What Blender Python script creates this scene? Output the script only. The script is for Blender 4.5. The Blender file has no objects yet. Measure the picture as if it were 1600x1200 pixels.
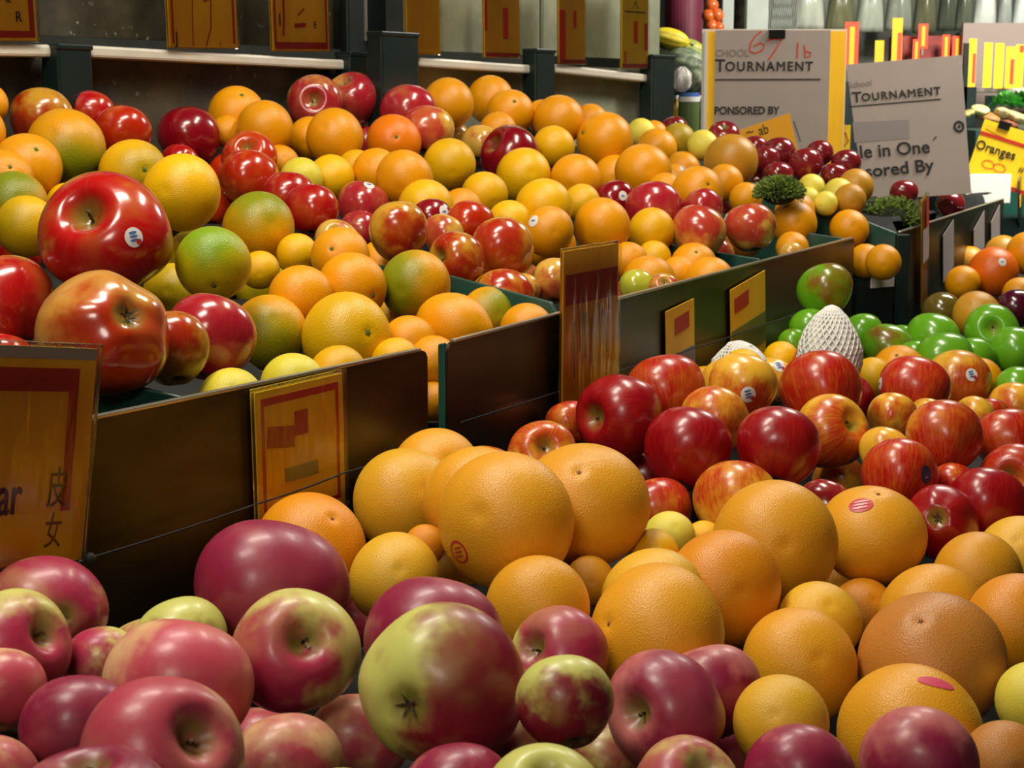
import bpy, math, random
import numpy as np
from mathutils import Vector, Matrix, Quaternion
from mathutils.bvhtree import BVHTree
random.seed(5)
S = bpy.context.scene
COL = S.collection
# ---------------------------------------------------------------- camera
F_PX, EYE = 2537.0, 1.25
PITCH = math.atan(440 / F_PX)
CP, SP = math.cos(PITCH), math.sin(PITCH)
cam = bpy.data.cameras.new('camera')
cam.sensor_width = 36.0
cam.lens = 36.0 * F_PX / 1600
cam.clip_start = .02
cam.dof.use_dof = True
cam.dof.focus_distance = 1.55
cam.dof.aperture_fstop = 24
cam_o = bpy.data.objects.new('camera', cam)
COL.objects.link(cam_o)
cam_o.location = (0, 0, EYE)
cam_o.rotation_euler = (math.pi / 2 - PITCH, 0, 0)
S.camera = cam_o
# ---------------------------------------------------------------- world, lamps, exposure
S.view_settings.view_transform = 'Standard'
S.view_settings.look = 'None'
S.view_settings.exposure = -.30
S.view_settings.gamma = 1.0
wd = bpy.data.worlds.new('world')
S.world = wd
wd.use_nodes = True
wd.node_tree.nodes['Background'].inputs[0].default_value = (1.0, .86, .66, 1)
wd.node_tree.nodes['Background'].inputs[1].default_value = .03
def area(name, loc, target, sx, sy, power, col):
    l = bpy.data.lights.new(name, 'AREA')
    l.shape = 'RECTANGLE'; l.size = sx; l.size_y = sy; l.energy = power; l.color = col
    o = bpy.data.objects.new(name, l)
    COL.objects.link(o)
    o.location = loc
    d = Vector(target) - Vector(loc)
    o.rotation_euler = d.to_track_quat('-Z', 'Y').to_euler()
    return o
WARM = (1.0, .925, .78)
area('market_lamp_front', (-.62, .85, 2.30), (-.10, 1.05, .9), .30, .45, 14, WARM)
area('market_lamp_middle', (-.30, 1.60, 2.30), (-.05, 1.80, 1.0), .22, .60, 18, WARM)
area('market_lamp_far', (.40, 2.35, 2.4), (.35, 2.6, 1.0), .2, .7, 18, WARM)
area('market_lamp_back', (1.2, 3.6, 2.2), (.2, 2.4, 1.1), .4, .4, 11, (1.0, .95, .85))
area('added_fill_behind', (-.5, -1.3, 2.5), (0, 2.4, 1.3), .6, .6, 22, WARM)  # unseen fill added behind the camera to brighten the upright cards
area('market_lamp_aisle', (1.70, 3.9, 2.3), (1.6, 4.9, 1.25), .5, .5, 85, (1.0, .96, .86))

# ---------------------------------------------------------------- helpers
def ray(u, v):
    x = (u - 800) / F_PX; y = (600 - v) / F_PX
    return Vector((x, CP + y * SP, -SP + y * CP))
def at(u, v, t):
    return Vector((0, 0, EYE)) + ray(u, v) * t
def on_plane(u, v, p, n):
    d = ray(u, v); o = Vector((0, 0, EYE))
    return o + d * ((Vector(p) - o).dot(n) / d.dot(n))
def lin(h):
    h = h.lstrip('#')
    c = [int(h[i:i + 2], 16) / 255 for i in (0, 2, 4)]
    return tuple(x / 12.92 if x <= .04045 else ((x + .055) / 1.055) ** 2.4 for x in c)
def me_new(name, v, f, smooth=False):
    m = bpy.data.meshes.new(name)
    m.from_pydata([tuple(x) for x in v], [], f)
    if smooth:
        m.polygons.foreach_set('use_smooth', [True] * len(m.polygons))
    m.update()
    return m
def link(name, data, mat=None, parent=None):
    o = bpy.data.objects.new(name, data)
    COL.objects.link(o)
    if mat is not None and data is not None and len(data.materials) == 0:
        data.materials.append(mat)
    if parent is not None:
        o.parent = parent
    return o
def empty(name, loc=(0, 0, 0), mat=None):
    o = bpy.data.objects.new(name, None)
    o.empty_display_size = .02
    COL.objects.link(o)
    if mat is not None:
        o.matrix_world = mat
    else:
        o.location = loc
    return o
def tag(o, label=None, cat=None, group=None, kind=None):
    if label: o['label'] = label
    if cat: o['category'] = cat
    if group: o['group'] = group
    if kind: o['kind'] = kind
    return o
class MB:
    def __init__(s): s.v = []; s.f = []
    def add(s, v, f):
        b = len(s.v); s.v += [tuple(x) for x in v]; s.f += [tuple(b + i for i in q) for q in f]
        return s
    def box(s, x0, x1, y0, y1, z0, z1):
        return s.add([(x0, y0, z0), (x1, y0, z0), (x1, y1, z0), (x0, y1, z0), (x0, y0, z1), (x1, y0, z1), (x1, y1, z1), (x0, y1, z1)],
                     [(0, 3, 2, 1), (4, 5, 6, 7), (0, 1, 5, 4), (1, 2, 6, 5), (2, 3, 7, 6), (3, 0, 4, 7)])
    def prism(s, pts, d):
        """pts: outline of points, d: extrusion vector"""
        n = len(pts); a = [Vector(p) for p in pts]
        s.add(a + [p + Vector(d) for p in a], [tuple(range(n))[::-1], tuple(range(n, 2 * n))] + [(i, (i + 1) % n, n + (i + 1) % n, n + i) for i in range(n)])
        return s
    def tube(s, pts, r, k=10, cap=True):
        pts = [Vector(p) for p in pts]; rs = r if isinstance(r, (list, tuple)) else [r] * len(pts)
        b = len(s.v); up = Vector((0, 0, 1))
        for i, p in enumerate(pts):
            d = (pts[min(i + 1, len(pts) - 1)] - pts[max(i - 1, 0)]).normalized()
            a = d.cross(up if abs(d.z) < .95 else Vector((1, 0, 0))).normalized(); c = a.cross(d)
            for j in range(k):
                w = 2 * math.pi * j / k
                s.v.append(tuple(p + (a * math.cos(w) + c * math.sin(w)) * rs[i]))
        for i in range(len(pts) - 1):
            for j in range(k):
                s.f.append((b + i * k + j, b + i * k + (j + 1) % k, b + (i + 1) * k + (j + 1) % k, b + (i + 1) * k + j))
        if cap:
            s.f.append(tuple(b + j for j in range(k))[::-1]); s.f.append(tuple(b + (len(pts) - 1) * k + j for j in range(k)))
        return s
    def mesh(s, name, smooth=False): return me_new(name, s.v, s.f, smooth)
    def obj(s, name, mat, parent=None, smooth=False, bevel=0):
        o = link(name, s.mesh(name, smooth), mat, parent)
        if bevel:
            m = o.modifiers.new('bevel', 'BEVEL'); m.width = bevel; m.segments = 2; m.limit_method = 'ANGLE'
        return o
# ---------------------------------------------------------------- materials
class NT:
    def __init__(s, name):
        s.m = bpy.data.materials.new(name); s.m.use_nodes = True; s.t = s.m.node_tree
        s.b = s.t.nodes['Principled BSDF']
    def n(s, typ, **kw):
        x = s.t.nodes.new(typ)
        for k, v in kw.items(): setattr(x, k, v)
        return x
    def l(s, a, b): s.t.links.new(a, b)
    def val(s, op, a, b=None, clamp=False):
        x = s.n('ShaderNodeMath', operation=op, use_clamp=clamp)
        for i, q in enumerate((a, b)):
            if q is None: continue
            if isinstance(q, (int, float)): x.inputs[i].default_value = q
            else: s.l(q, x.inputs[i])
        return x.outputs[0]
    def mix(s, fac, a, b, mode='MIX'):
        x = s.n('ShaderNodeMix', data_type='RGBA', blend_type=mode)
        for q, i in ((fac, x.inputs[0]), (a, x.inputs[6]), (b, x.inputs[7])):
            if isinstance(q, (int, float)): i.default_value = q
            elif isinstance(q, tuple): i.default_value = (*q[:3], 1)
            else: s.l(q, i)
        return x.outputs[2]
    def ramp(s, fac, a, b):
        x = s.n('ShaderNodeMapRange', interpolation_type='SMOOTHSTEP')
        s.l(fac, x.inputs[0]); x.inputs[1].default_value = a; x.inputs[2].default_value = b
        return x.outputs[0]
    def noise(s, vec, scale, detail=2, rough=.5):
        x = s.n('ShaderNodeTexNoise'); x.inputs['Scale'].default_value = scale
        x.inputs['Detail'].default_value = detail; x.inputs['Roughness'].default_value = rough
        s.l(vec, x.inputs['Vector']); return x.outputs['Fac']
    def set(s, **kw):
        for k, v in kw.items(): s.b.inputs[k.replace('_', ' ')].default_value = v
        return s
def plain(name, col, rough=.5, metal=0, spec=.5, noise=0, nscale=20, stretch=None, bump=0):
    t = NT(name); c = lin(col) if isinstance(col, str) else col
    t.set(Base_Color=(*c, 1), Roughness=rough, Metallic=metal)
    t.b.inputs['Specular IOR Level'].default_value = spec
    if noise:
        tc = t.n('ShaderNodeTexCoord'); vec = tc.outputs['Object']
        if stretch:
            mp = t.n('ShaderNodeMapping'); mp.inputs['Scale'].default_value = stretch; t.l(vec, mp.inputs['Vector']); vec = mp.outputs[0]
        f = t.noise(vec, nscale, 4, .6)
        a = tuple(x * (1 - noise) for x in c); b = tuple(min(1, x * (1 + noise)) for x in c)
        t.l(t.mix(t.ramp(f, .3, .7), a, b), t.b.inputs['Base Color'])
        if bump:
            bp = t.n('ShaderNodeBump'); bp.inputs['Strength'].default_value = bump; bp.inputs['Distance'].default_value = .002
            t.l(f, bp.inputs['Height']); t.l(bp.outputs[0], t.b.inputs['Normal'])
    return t.m
def attr(t, name):
    a = t.n('ShaderNodeAttribute'); a.attribute_type = 'OBJECT'; a.attribute_name = name; return a
def skin_base(t, contrast, soft, nscale):
    tc = t.n('ShaderNodeTexCoord'); oi = t.n('ShaderNodeObjectInfo')
    off = t.n('ShaderNodeVectorMath', operation='ADD'); sc = t.n('ShaderNodeVectorMath', operation='SCALE')
    cmb = t.n('ShaderNodeCombineXYZ')
    t.l(oi.outputs['Random'], cmb.inputs[0]); t.l(oi.outputs['Random'], cmb.inputs[2])
    t.l(cmb.outputs[0], sc.inputs[0]); sc.inputs['Scale'].default_value = 37.0
    t.l(tc.outputs['Object'], off.inputs[0]); t.l(sc.outputs[0], off.inputs[1])
    dot = t.n('ShaderNodeVectorMath', operation='DOT_PRODUCT')
    t.l(tc.outputs['Object'], dot.inputs[0]); t.l(attr(t, 'side').outputs['Vector'], dot.inputs[1])
    n1 = t.noise(off.outputs[0], nscale, 3, .55)
    am = attr(t, 'amount').outputs['Fac']
    # coverage = amount + directional bias + blotches
    f = t.val('ADD', t.val('MULTIPLY', dot.outputs['Value'], .85), t.val('MULTIPLY', t.val('SUBTRACT', n1, .5), contrast))
    f = t.val('ADD', f, am)
    mask = t.ramp(f, .5 - soft, .5 + soft)
    return tc, off.outputs[0], mask, f
def apple_skin(name, rough, coat, stripes, bloom, under=.22):
    t = NT(name)
    tc, vec, mask, f = skin_base(t, 1.9, .32, 1.3)
    g = attr(t, 'ground').outputs['Color']; b = attr(t, 'blush').outputs['Color']
    sep = t.n('ShaderNodeSeparateXYZ'); t.l(tc.outputs['Object'], sep.inputs[0])
    ang = t.val('ARCTAN2', sep.outputs[1], sep.outputs[0])
    cmb = t.n('ShaderNodeCombineXYZ'); t.l(t.val('MULTIPLY', t.val('SINE', ang), 6.0), cmb.inputs[0]); t.l(t.val('MULTIPLY', t.val('COSINE', ang), 6.0), cmb.inputs[1]); t.l(sep.outputs[2], cmb.inputs[2])
    add = t.n('ShaderNodeVectorMath', operation='ADD'); t.l(cmb.outputs[0], add.inputs[0])
    oi = t.n('ShaderNodeObjectInfo'); c2 = t.n('ShaderNodeCombineXYZ'); t.l(t.val('MULTIPLY', oi.outputs['Random'], 91.0), c2.inputs[2]); t.l(c2.outputs[0], add.inputs[1])
    st = t.ramp(t.noise(add.outputs[0], 2.3, 4, .7), .36, .64)
    # streaks thin or thicken the blush along the meridians
    m2 = t.val('ADD', t.val('MULTIPLY', mask, 1.0 - .55 * stripes), t.val('MULTIPLY', t.val('MULTIPLY', mask, st), .55 * stripes))
    m2 = t.val('ADD', m2, t.val('MULTIPLY', st, .22 * stripes), True)
    c = t.mix(m2, g, b)
    dk = t.mix(.5, b, b, 'MULTIPLY')
    c = t.mix(t.val('MULTIPLY', t.val('MULTIPLY', st, mask), .45 * stripes), c, dk)
    bl2 = t.ramp(t.noise(vec, 1.1, 2), .45, .75)
    c = t.mix(t.val('MULTIPLY', bl2, under), c, g)
    # paler freckles
    vo = t.n('ShaderNodeTexVoronoi'); vo.inputs['Scale'].default_value = 11; t.l(vec, vo.inputs['Vector'])
    fr = t.ramp(vo.outputs['Distance'], .10, .04)
    c = t.mix(t.val('MULTIPLY', fr, .16), c, g)
    # greenish brown russet inside the stem hollow
    rr = t.val('SQRT', t.val('ADD', t.val('MULTIPLY', sep.outputs[0], sep.outputs[0]), t.val('MULTIPLY', sep.outputs[1], sep.outputs[1])))
    hol = t.val('MULTIPLY', t.ramp(rr, .36, .12), t.ramp(t.val('ABSOLUTE', sep.outputs[2]), .2, .45))
    hn = t.val('MULTIPLY', hol, t.ramp(t.noise(vec, 4.0, 2), .2, .6))
    c = t.mix(t.val('MULTIPLY', hn, .85), c, lin('#7E7A30'))
    t.l(c, t.b.inputs['Base Color'])
    t.set(Roughness=rough, Coat_Weight=coat, Coat_Roughness=.12)
    t.l(t.val('ADD', t.val('MULTIPLY', t.noise(vec, 7, 3), bloom), rough - bloom * .5), t.b.inputs['Roughness'])
    bp = t.n('ShaderNodeBump'); bp.inputs['Strength'].default_value = .25; bp.inputs['Distance'].default_value = .0015
    t.l(t.noise(vec, 3.0, 2), bp.inputs['Height']); t.l(bp.outputs[0], t.b.inputs['Normal'])
    t.b.inputs['Subsurface Weight'].default_value = .0
    return t.m
def peel(name, rough, pores, scale, spec=.42):
    t = NT(name)
    tc, vec, mask, f = skin_base(t, .6, .48, 1.3)
    g = attr(t, 'ground').outputs['Color']; b = attr(t, 'blush').outputs['Color']
    c = t.mix(mask, g, b)
    n2 = t.noise(vec, 5, 4, .65)
    c = t.mix(t.val('MULTIPLY', t.ramp(n2, .5, .8), .22), c, b)
    vo = t.n('ShaderNodeTexVoronoi', feature='SMOOTH_F1'); vo.inputs['Scale'].default_value = scale; vo.inputs['Smoothness'].default_value = .4
    t.l(vec, vo.inputs['Vector'])
    c = t.mix(t.val('MULTIPLY', t.ramp(vo.outputs['Distance'], .16, .02), .10), c, t.mix(1.0, c, c, 'MULTIPLY'))
    t.l(c, t.b.inputs['Base Color'])
    t.set(Roughness=rough); t.b.inputs['Specular IOR Level'].default_value = spec
    h = t.val('ADD', t.val('MULTIPLY', vo.outputs['Distance'], 1.0), t.val('MULTIPLY', t.noise(vec, 3.2, 1), .8))
    bp = t.n('ShaderNodeBump'); bp.inputs['Strength'].default_value = pores; bp.inputs['Distance'].default_value = .0008
    t.l(h, bp.inputs['Height']); t.l(bp.outputs[0], t.b.inputs['Normal'])
    return t.m
M_WAX = apple_skin('waxed_apple_skin', .22, .5, .05, .08)
M_BLOOM = apple_skin('dusky_apple_skin', .38, .08, .03, .2)
M_STRIPE = apple_skin('striped_apple_skin', .30, .22, .42, .12)
M_GREEN = apple_skin('green_apple_skin', .26, .35, .1, .08)
M_PLUM = apple_skin('dark_apple_skin', .2, .5, .2, .08)
M_ORANGE = peel('orange_peel', .34, .38, 34)
M_GRAPE = peel('grapefruit_peel', .38, .36, 44)
M_STEM = plain('stem_wood', '#5B4526', .8, noise=.4, nscale=6)
M_CALYX = plain('dried_calyx', '#4A3A22', .9, noise=.5, nscale=5)
M_BUTTON = plain('green_button', '#5E6A24', .8, noise=.4, nscale=5)
M_SCAR = plain('pale_scar', '#9A6A2E', .8)
M_WHITE = plain('sticker_white', '#D8D6D0', .4)
M_BLUE = plain('sticker_blue', '#3C62A8', .4)
M_RED = plain('sticker_red', '#C0262E', .4)
M_PINK = plain('sticker_pink', '#D8506A', .4)
M_PALEPINK = plain('sticker_pale_pink', '#E8A0A0', .4)
M_DARKBLUE = plain('sticker_dark_blue', '#23364E', .4)
M_STEEL = plain('dull_steel_face', '#4A4432', .36, .9, noise=.25, nscale=5, stretch=(1, 1, 3))
M_RIM = plain('bright_steel_rim', '#B9B6A4', .28, .8)
M_TEAL = plain('green_bin_plastic', '#1F4A40', .32, noise=.15, nscale=12)
M_POST = plain('green_post_paint', '#0A1C1A', .4, noise=.2, nscale=10)
M_BLACKPOST = plain('black_post_paint', '#0B1414', .4, noise=.2, nscale=10)
M_RAIL = plain('white_rail_plastic', '#CFC8B8', .35, noise=.06, nscale=14)
M_LINER = plain('dark_liner_cloth', '#0C0F0A', .9, noise=.4, nscale=40)
M_CARD = plain('orange_yellow_card', '#FFBC14', .6, noise=.12, nscale=14, stretch=(1, 1, .25))
M_CARDY = plain('yellow_card', '#FFCE14', .6, noise=.08, nscale=14)
M_PAPER = plain('white_paper', '#9C8E84', .7, noise=.04, nscale=10)
M_GREYPAPER = plain('grey_paper_block', '#857A76', .7)
M_INK = plain('black_ink', '#16130F', .7)
M_FADEINK = plain('faded_brown_ink', '#4A2A0A', .7)
M_OLIVEINK = plain('faded_olive_ink', '#7A5A10', .7)
M_REDINK = plain('red_ink', '#C02A10', .6)
M_GREENINK = plain('pale_green_ink', '#9A9440', .7)
M_CORD = plain('black_cord', '#0A0A08', .7)
M_CLIP = plain('black_clip_metal', '#0C0C0C', .35)
M_FOAM = plain('white_foam_net', '#E6E4DE', .7)
def backmat(name, c0, c1):
    t = NT(name); tc = t.n('ShaderNodeTexCoord')
    f = t.noise(tc.outputs['Object'], 7, 5, .7); f2 = t.noise(tc.outputs['Object'], 70, 2, .5)
    c = t.mix(t.ramp(f, .35, .7), lin(c0), lin(c1))
    c = t.mix(t.val('MULTIPLY', t.ramp(f2, .66, .76), .5), c, lin('#B8B0A0'))
    t.l(c, t.b.inputs['Base Color']); t.set(Metallic=.15, Roughness=.4)
    return t.m
M_BACK = backmat('scuffed_dark_panel', '#363226', '#544E40')
M_BACKL = backmat('scuffed_pale_panel', '#8A9078', '#A4A48E')
def clearmat():
    t = NT('clear_plastic'); t.t.nodes.remove(t.b)
    tr = t.n('ShaderNodeBsdfTransparent'); gl = t.n('ShaderNodeBsdfGlossy'); mx = t.n('ShaderNodeMixShader'); fr = t.n('ShaderNodeFresnel')
    tc = t.n('ShaderNodeTexCoord'); mp = t.n('ShaderNodeMapping'); mp.inputs['Scale'].default_value = (40, 40, 6); t.l(tc.outputs['Object'], mp.inputs[0])
    bp = t.n('ShaderNodeBump'); bp.inputs['Strength'].default_value = .6; bp.inputs['Distance'].default_value = .004
    t.l(t.noise(mp.outputs[0], 1.0, 3), bp.inputs['Height'])
    gl.inputs['Roughness'].default_value = .14; fr.inputs[0].default_value = 1.5
    tr.inputs[0].default_value = (.985, .98, .965, 1)
    t.l(bp.outputs[0], gl.inputs['Normal']); t.l(bp.outputs[0], fr.inputs['Normal'])
    t.l(t.val('ADD', t.val('MULTIPLY', fr.outputs[0], .9), .03), mx.inputs[0]); t.l(tr.outputs[0], mx.inputs[1]); t.l(gl.outputs[0], mx.inputs[2])
    t.l(mx.outputs[0], t.t.nodes['Material Output'].inputs[0])
    return t.m
M_CLEAR = clearmat()

# ---------------------------------------------------------------- the market hall
DIM = plain('dim_hall_wall', '#4A4640', .8, noise=.15, nscale=3)
MB().box(-4, 5, -2, 9, -.1, 0).obj('floor', plain('concrete_floor', '#3A3630', .7, noise=.2, nscale=4)); tag(bpy.data.objects['floor'], kind='structure')
MB().box(-4, 5, 8.4, 8.6, 0, 4).obj('wall_back', plain('far_hall_wall', '#7C8076', .8, noise=.2, nscale=3)); tag(bpy.data.objects['wall_back'], kind='structure')
MB().box(-4.2, -4, -2, 9, 0, 4).obj('wall_left', DIM); tag(bpy.data.objects['wall_left'], kind='structure')
MB().box(-4, 5, -2, 9, 4, 4.1).obj('ceiling', DIM); tag(bpy.data.objects['ceiling'], kind='structure')

# plan of the display: front faces of the three metal bins and the back panels
W1A, W1B = Vector((-.386, 1.199, 1.0)), Vector((-.0868, 1.649, 1.0))
W2A, W2B = Vector((-.0673, 1.690, 1.0)), Vector((.6403, 3.038, 1.0))
W3A, W3B = Vector((.7525, 3.159, 1.0)), Vector((1.292, 4.283, 1.0))
def frame(a, b):
    e = (b - a); e.z = 0; L = e.length; e.normalize()
    n = Vector((-e.y, e.x, 0))                 # towards the back of the bin
    return e, n, L
W1A = W1A - frame(W1A, W1B)[0] * .22
BACK = [(Vector((-.94, 1.88, 0)), Vector((-.29, 3.015, 0))), (Vector((-.182, 3.03, 0)), Vector((.066, 3.39, 0))), (Vector((.075, 3.395, 0)), Vector((.345, 3.765, 0)))]

# ---------------------------------------------------------------- metal bins
def bin_mat(a, e, n):
    return Matrix(((e.x, n.x, 0, a.x), (e.y, n.y, 0, a.y), (0, 0, 1, a.z), (0, 0, 0, 1)))
def metal_bin(a, b, label, dividers, depth, skew=(0, 0)):
    e, n, L = frame(a, b)
    root = empty('produce_bin', mat=bin_mat(a, e, n))
    tag(root, label, 'bin', 'metal fronted produce bins of the upper tier')
    r = .010; out = [(0, 0, -.36), (L, 0, -.36)]
    out += [(L - r + r * math.cos(w), 0, -r + r * math.sin(w)) for w in [i * math.pi / 12 for i in range(7)]]
    out += [(r - r * math.sin(w), 0, -r + r * math.cos(w)) for w in [i * math.pi / 12 for i in range(7)]]
    p = MB().prism(out, (0, .004, 0)).obj('front_panel', M_STEEL, root)
    MB().box(.012, L - .012, -.0015, .0055, -.0005, .0028).obj('rim', M_RIM, root, bevel=.001)
    for s, pts in dividers:
        sl = [(s + (q[2] if len(q) > 2 else 0), q[0], q[1]) for q in pts]
        o = MB().prism([(s, .0045, -.36), (s, .0045, -.012)] + sl + [(sl[-1][0], sl[-1][1], -.36)], (.006, 0, 0)).obj('divider', M_TEAL, root, bevel=.0015)
    MB().prism([(0, .0045, -.37), (L, .0045, -.37), (L + skew[1] * depth, depth, -.37), (skew[0] * depth, depth, -.37)], (0, 0, .01)).obj('bin_floor', M_TEAL, root)
    return root
e1, n1, L1 = frame(W1A, W1B); e2, n2, L2 = frame(W2A, W2B); e3, n3, L3 = frame(W3A, W3B)
def s_on(p, a, e): return (Vector((p[0], p[1], 0)) - Vector((a.x, a.y, 0))).dot(e)
metal_bin(W1A, W1B, 'metal fronted bin under the large apples with the clipped yellow card',
          [(s_on((-.271, 1.37), W1A, e1), [(.012, .001, -.006), (.105, .022, -.052), (.16, .036, -.080)])], .62)
metal_bin(W2A, W2B, 'long metal fronted bin behind the leaning plastic card',
          [(.002, [(.006, .0), (.014, -.002)]), (s_on((.066, 1.94), W2A, e2), [(.02, .012), (.158, .037), (.268, .046), (.31, .05)]),
           (s_on((.416, 2.607), W2A, e2), [(.02, .002), (.165, .016), (.5, .09)]), (L2 - .008, [(.02, .0), (.3, .03)])], .5, (.13, 0))
metal_bin(W3A, W3B, 'farthest metal fronted bin reflecting upright card strips',
          [(.0, [(.006, .0), (.165, .056), (.33, .10)]), (s_on((.889, 3.44), W3A, e3), [(.02, .0), (.2, .08), (.33, .12)])], .34)
# green box standing in the gap between the long bin and the farthest bin
g0, g1 = at(1340, 437, 3.08), at(1397, 432, 3.13)
eg, ng, Lg = frame(g0, g1)
gb = empty('green_box', mat=bin_mat(g0, eg, ng)); tag(gb, 'dark green box in the gap beside the farthest metal bin', 'box')
MB().box(0, Lg, 0, .006, -.25, 0).box(0, Lg, .075, .081, -.25, 0).box(0, .006, .006, .075, -.25, 0).box(Lg - .006, Lg, .006, .075, -.25, 0).box(.006, Lg - .006, .006, .075, -.06, -.05).obj('box_body', M_POST, gb, bevel=.001)
MB().box(Lg * .35, Lg * .98, -.003, -.0005, -.018, .006).obj('shelf_label', M_WHITE, gb)
cpst = tag(empty('corner_post', at(1410, 366, 3.155)), 'dark green corner post at the end of the farthest metal bin', 'post')
MB().box(-.013, .013, -.012, .012, -.42, 0).obj('post_body', M_POST, cpst, bevel=.002)
# ---------------------------------------------------------------- back panels, rails and posts
def back_segment(a, b, M_BACK, labels):
    e, n, L = frame(a, b)
    a = Vector((a.x, a.y, 0))
    o = MB().box(0, L, 0, .01, .75, 1.324).obj('back_panel', M_BACK); o.matrix_world = bin_mat(a, e, n)
    tag(o, labels[0], 'panel', 'scuffed metal panels behind the fruit')
    o = MB().box(0, L, .012, .02, 1.345, 1.9).obj('back_panel', M_BACK); o.matrix_world = bin_mat(a, e, n)
    tag(o, labels[1], 'panel', 'scuffed metal panels behind the fruit')
RAIL_Z = 1.325
back_segment(*BACK[0], M_BACK, ('scuffed dark panel below the rail behind the apples and oranges', 'speckled dark panel behind the widest yellow price cards'))
back_segment(*BACK[1], M_BACKL, ('grey panel below the rail beside the double green post', 'grey panel behind the narrow orange price cards'))
back_segment(*BACK[2], M_BACKL, ('pale grey panel under the short end rail', 'pale grey panel behind the glowing red and yellow cards'))
def foot(u, seg, off=0.0):
    """point on back line seg seen in column u"""
    a, b = BACK[seg]; e, n, L = frame(a, b); p = a + n * off
    d = ray(u, 100); k = (d.x * (-e.y) + d.y * e.x); s = Vector((p.x, p.y, 0)).dot(Vector((-e.y, e.x, 0))) / k
    return Vector((d.x * s, d.y * s, 0)), e, n, s
def z_at(v, u, p):
    d = ray(u, v); return EYE + d.z * (p.y / d.y)
RAILPX = [(-60, 93, 0, 63, 68), (146, 548, 0, 68, 92), (655, 838, 1, 86, 100), (868, 1022, 2, 97, 115)]
RL = ['white shelf rail at the picture edge left of the first green post', 'long white shelf rail carrying the two wide yellow price cards',
      'white shelf rail between the double green post and the narrow post', 'short white shelf rail carrying the glowing yellow card by the end post']
for (u0, u1, sg, v0, v1), lb in zip(RAILPX, RL):
    p0, e, n, _ = foot(u0, sg, -.045); p1 = foot(u1, sg, -.045)[0]
    q0 = Vector((p0.x, p0.y, z_at(v0 + 3, u0, p0))); q1 = Vector((p1.x, p1.y, z_at(v1 + 2, u1, p1)))
    m = MB(); h = .017; d = n * .043
    pr = [Vector((0, 0, 0)), Vector((0, 0, -h))]
    m.prism([q0, q0 + Vector((0, 0, -h)), q0 + d + Vector((0, 0, -h)), q0 + d], q1 - q0)
    o = m.obj('shelf_rail', M_RAIL, bevel=.004); tag(o, lb, 'shelf rail', 'white shelf rails above the fruit')
def post(u0, u1, vtop, seg, mat, label, name='post', off=-.06, thick=.035, zb=.8, ztop=None, line=False):
    p0, e, n, _ = foot(u0, seg, off); p1 = foot(u1, seg, off)[0]
    zt = ztop or z_at(vtop, u0, p0)
    Lx = (p1 - p0).length
    r = empty(name, mat=bin_mat(Vector((p0.x, p0.y, zb)), e, n)); tag(r, label, 'post', 'green posts of the fruit display')
    MB().box(0, Lx, 0, thick, 0, zt - zb).obj('post_body', mat, r, bevel=.004)
    return r, Lx, zt - zb
def capped(r, L, h):
    MB().box(-.001, L + .001, -.002, .0345, h - .006, h + .002).obj('post_cap', M_POST, r, bevel=.002)
capped(*post(92, 145, 70, 0, M_POST, 'dark green post between the first two rails above the greenish orange'))
capped(*post(548, 600, 82, 0, M_POST, 'shorter dark green post just left of the taller green block'))
capped(*post(597, 655, 50, 1, M_POST, 'wide dark green post block above the plain pink red apple', off=-.07))
r, lx, hh = post(545, 606, 0, 0, M_BLACKPOST, 'tall black column reaching out of the picture top', name='upright', off=-.0245, thick=.02, ztop=1.95)
MB().box(lx * .40, lx * .45, -.003, .0, .56, hh).obj('edge_strip', M_RIM, r)
capped(*post(838, 868, 77, 2, M_POST, 'narrow dark green post between the last two rails', off=-.06))
capped(*post(1020, 1055, 86, 2, M_POST, 'dark green end post beside the grey-green squashes', off=-.06))
# ---------------------------------------------------------------- lettering and cards
FONT_CACHE = {}
def text_mesh(body, size, bold=0.0, sx=1.0, align='LEFT', space=1.0):
    c = bpy.data.curves.new('lettering', 'FONT'); c.body = body; c.size = size; c.bevel_depth = bold; c.extrude = .0002; c.align_x = align; c.space_character = space
    o = bpy.data.objects.new('lettering', c); COL.objects.link(o)
    bpy.context.view_layer.update()
    m = bpy.data.meshes.new_from_object(o.evaluated_get(bpy.context.evaluated_depsgraph_get()))
    bpy.data.objects.remove(o); bpy.data.curves.remove(c)
    for v in m.vertices: v.co = Vector((v.co.x * sx, -v.co.z, v.co.y))   # stands up in the xz plane, facing -y
    m.name = 'lettering'
    return m
def lettering(body, x, z, size, mat, parent, y=-.0012, bold=0, sx=1.0, rot=0, align='LEFT', space=1.0, name='lettering'):
    m = text_mesh(body, size, bold, sx, align, space)
    o = link(name, m, mat, parent); o.location = (x, y, z); o.rotation_euler = (0, -rot, 0)
    return o
def stroke(pts, r, mat, parent, name='handwriting', y=-.0013):
    """a pen stroke as a flat ribbon lying on the card"""
    m = MB(); P = [Vector((x, 0, z)) for x, z in pts]
    L, R = [], []
    for i, p in enumerate(P):
        d = (P[min(i + 1, len(P) - 1)] - P[max(i - 1, 0)]); d.normalize(); s = Vector((-d.z, 0, d.x)) * r
        L.append(p + s); R.append(p - s)
    n = len(P); v = [(q.x, y, q.z) for q in L] + [(q.x, y, q.z) for q in R] + [(q.x, y + .0004, q.z) for q in L] + [(q.x, y + .0004, q.z) for q in R]
    f = []
    for i in range(n - 1):
        f += [(i, i + 1, n + i + 1, n + i), (2 * n + i, 3 * n + i, 3 * n + i + 1, 2 * n + i + 1), (i, 2 * n + i, 2 * n + i + 1, i + 1), (n + i, n + i + 1, 3 * n + i + 1, 3 * n + i)]
    m.add(v, f)
    return m.obj(name, mat, parent)
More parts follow.
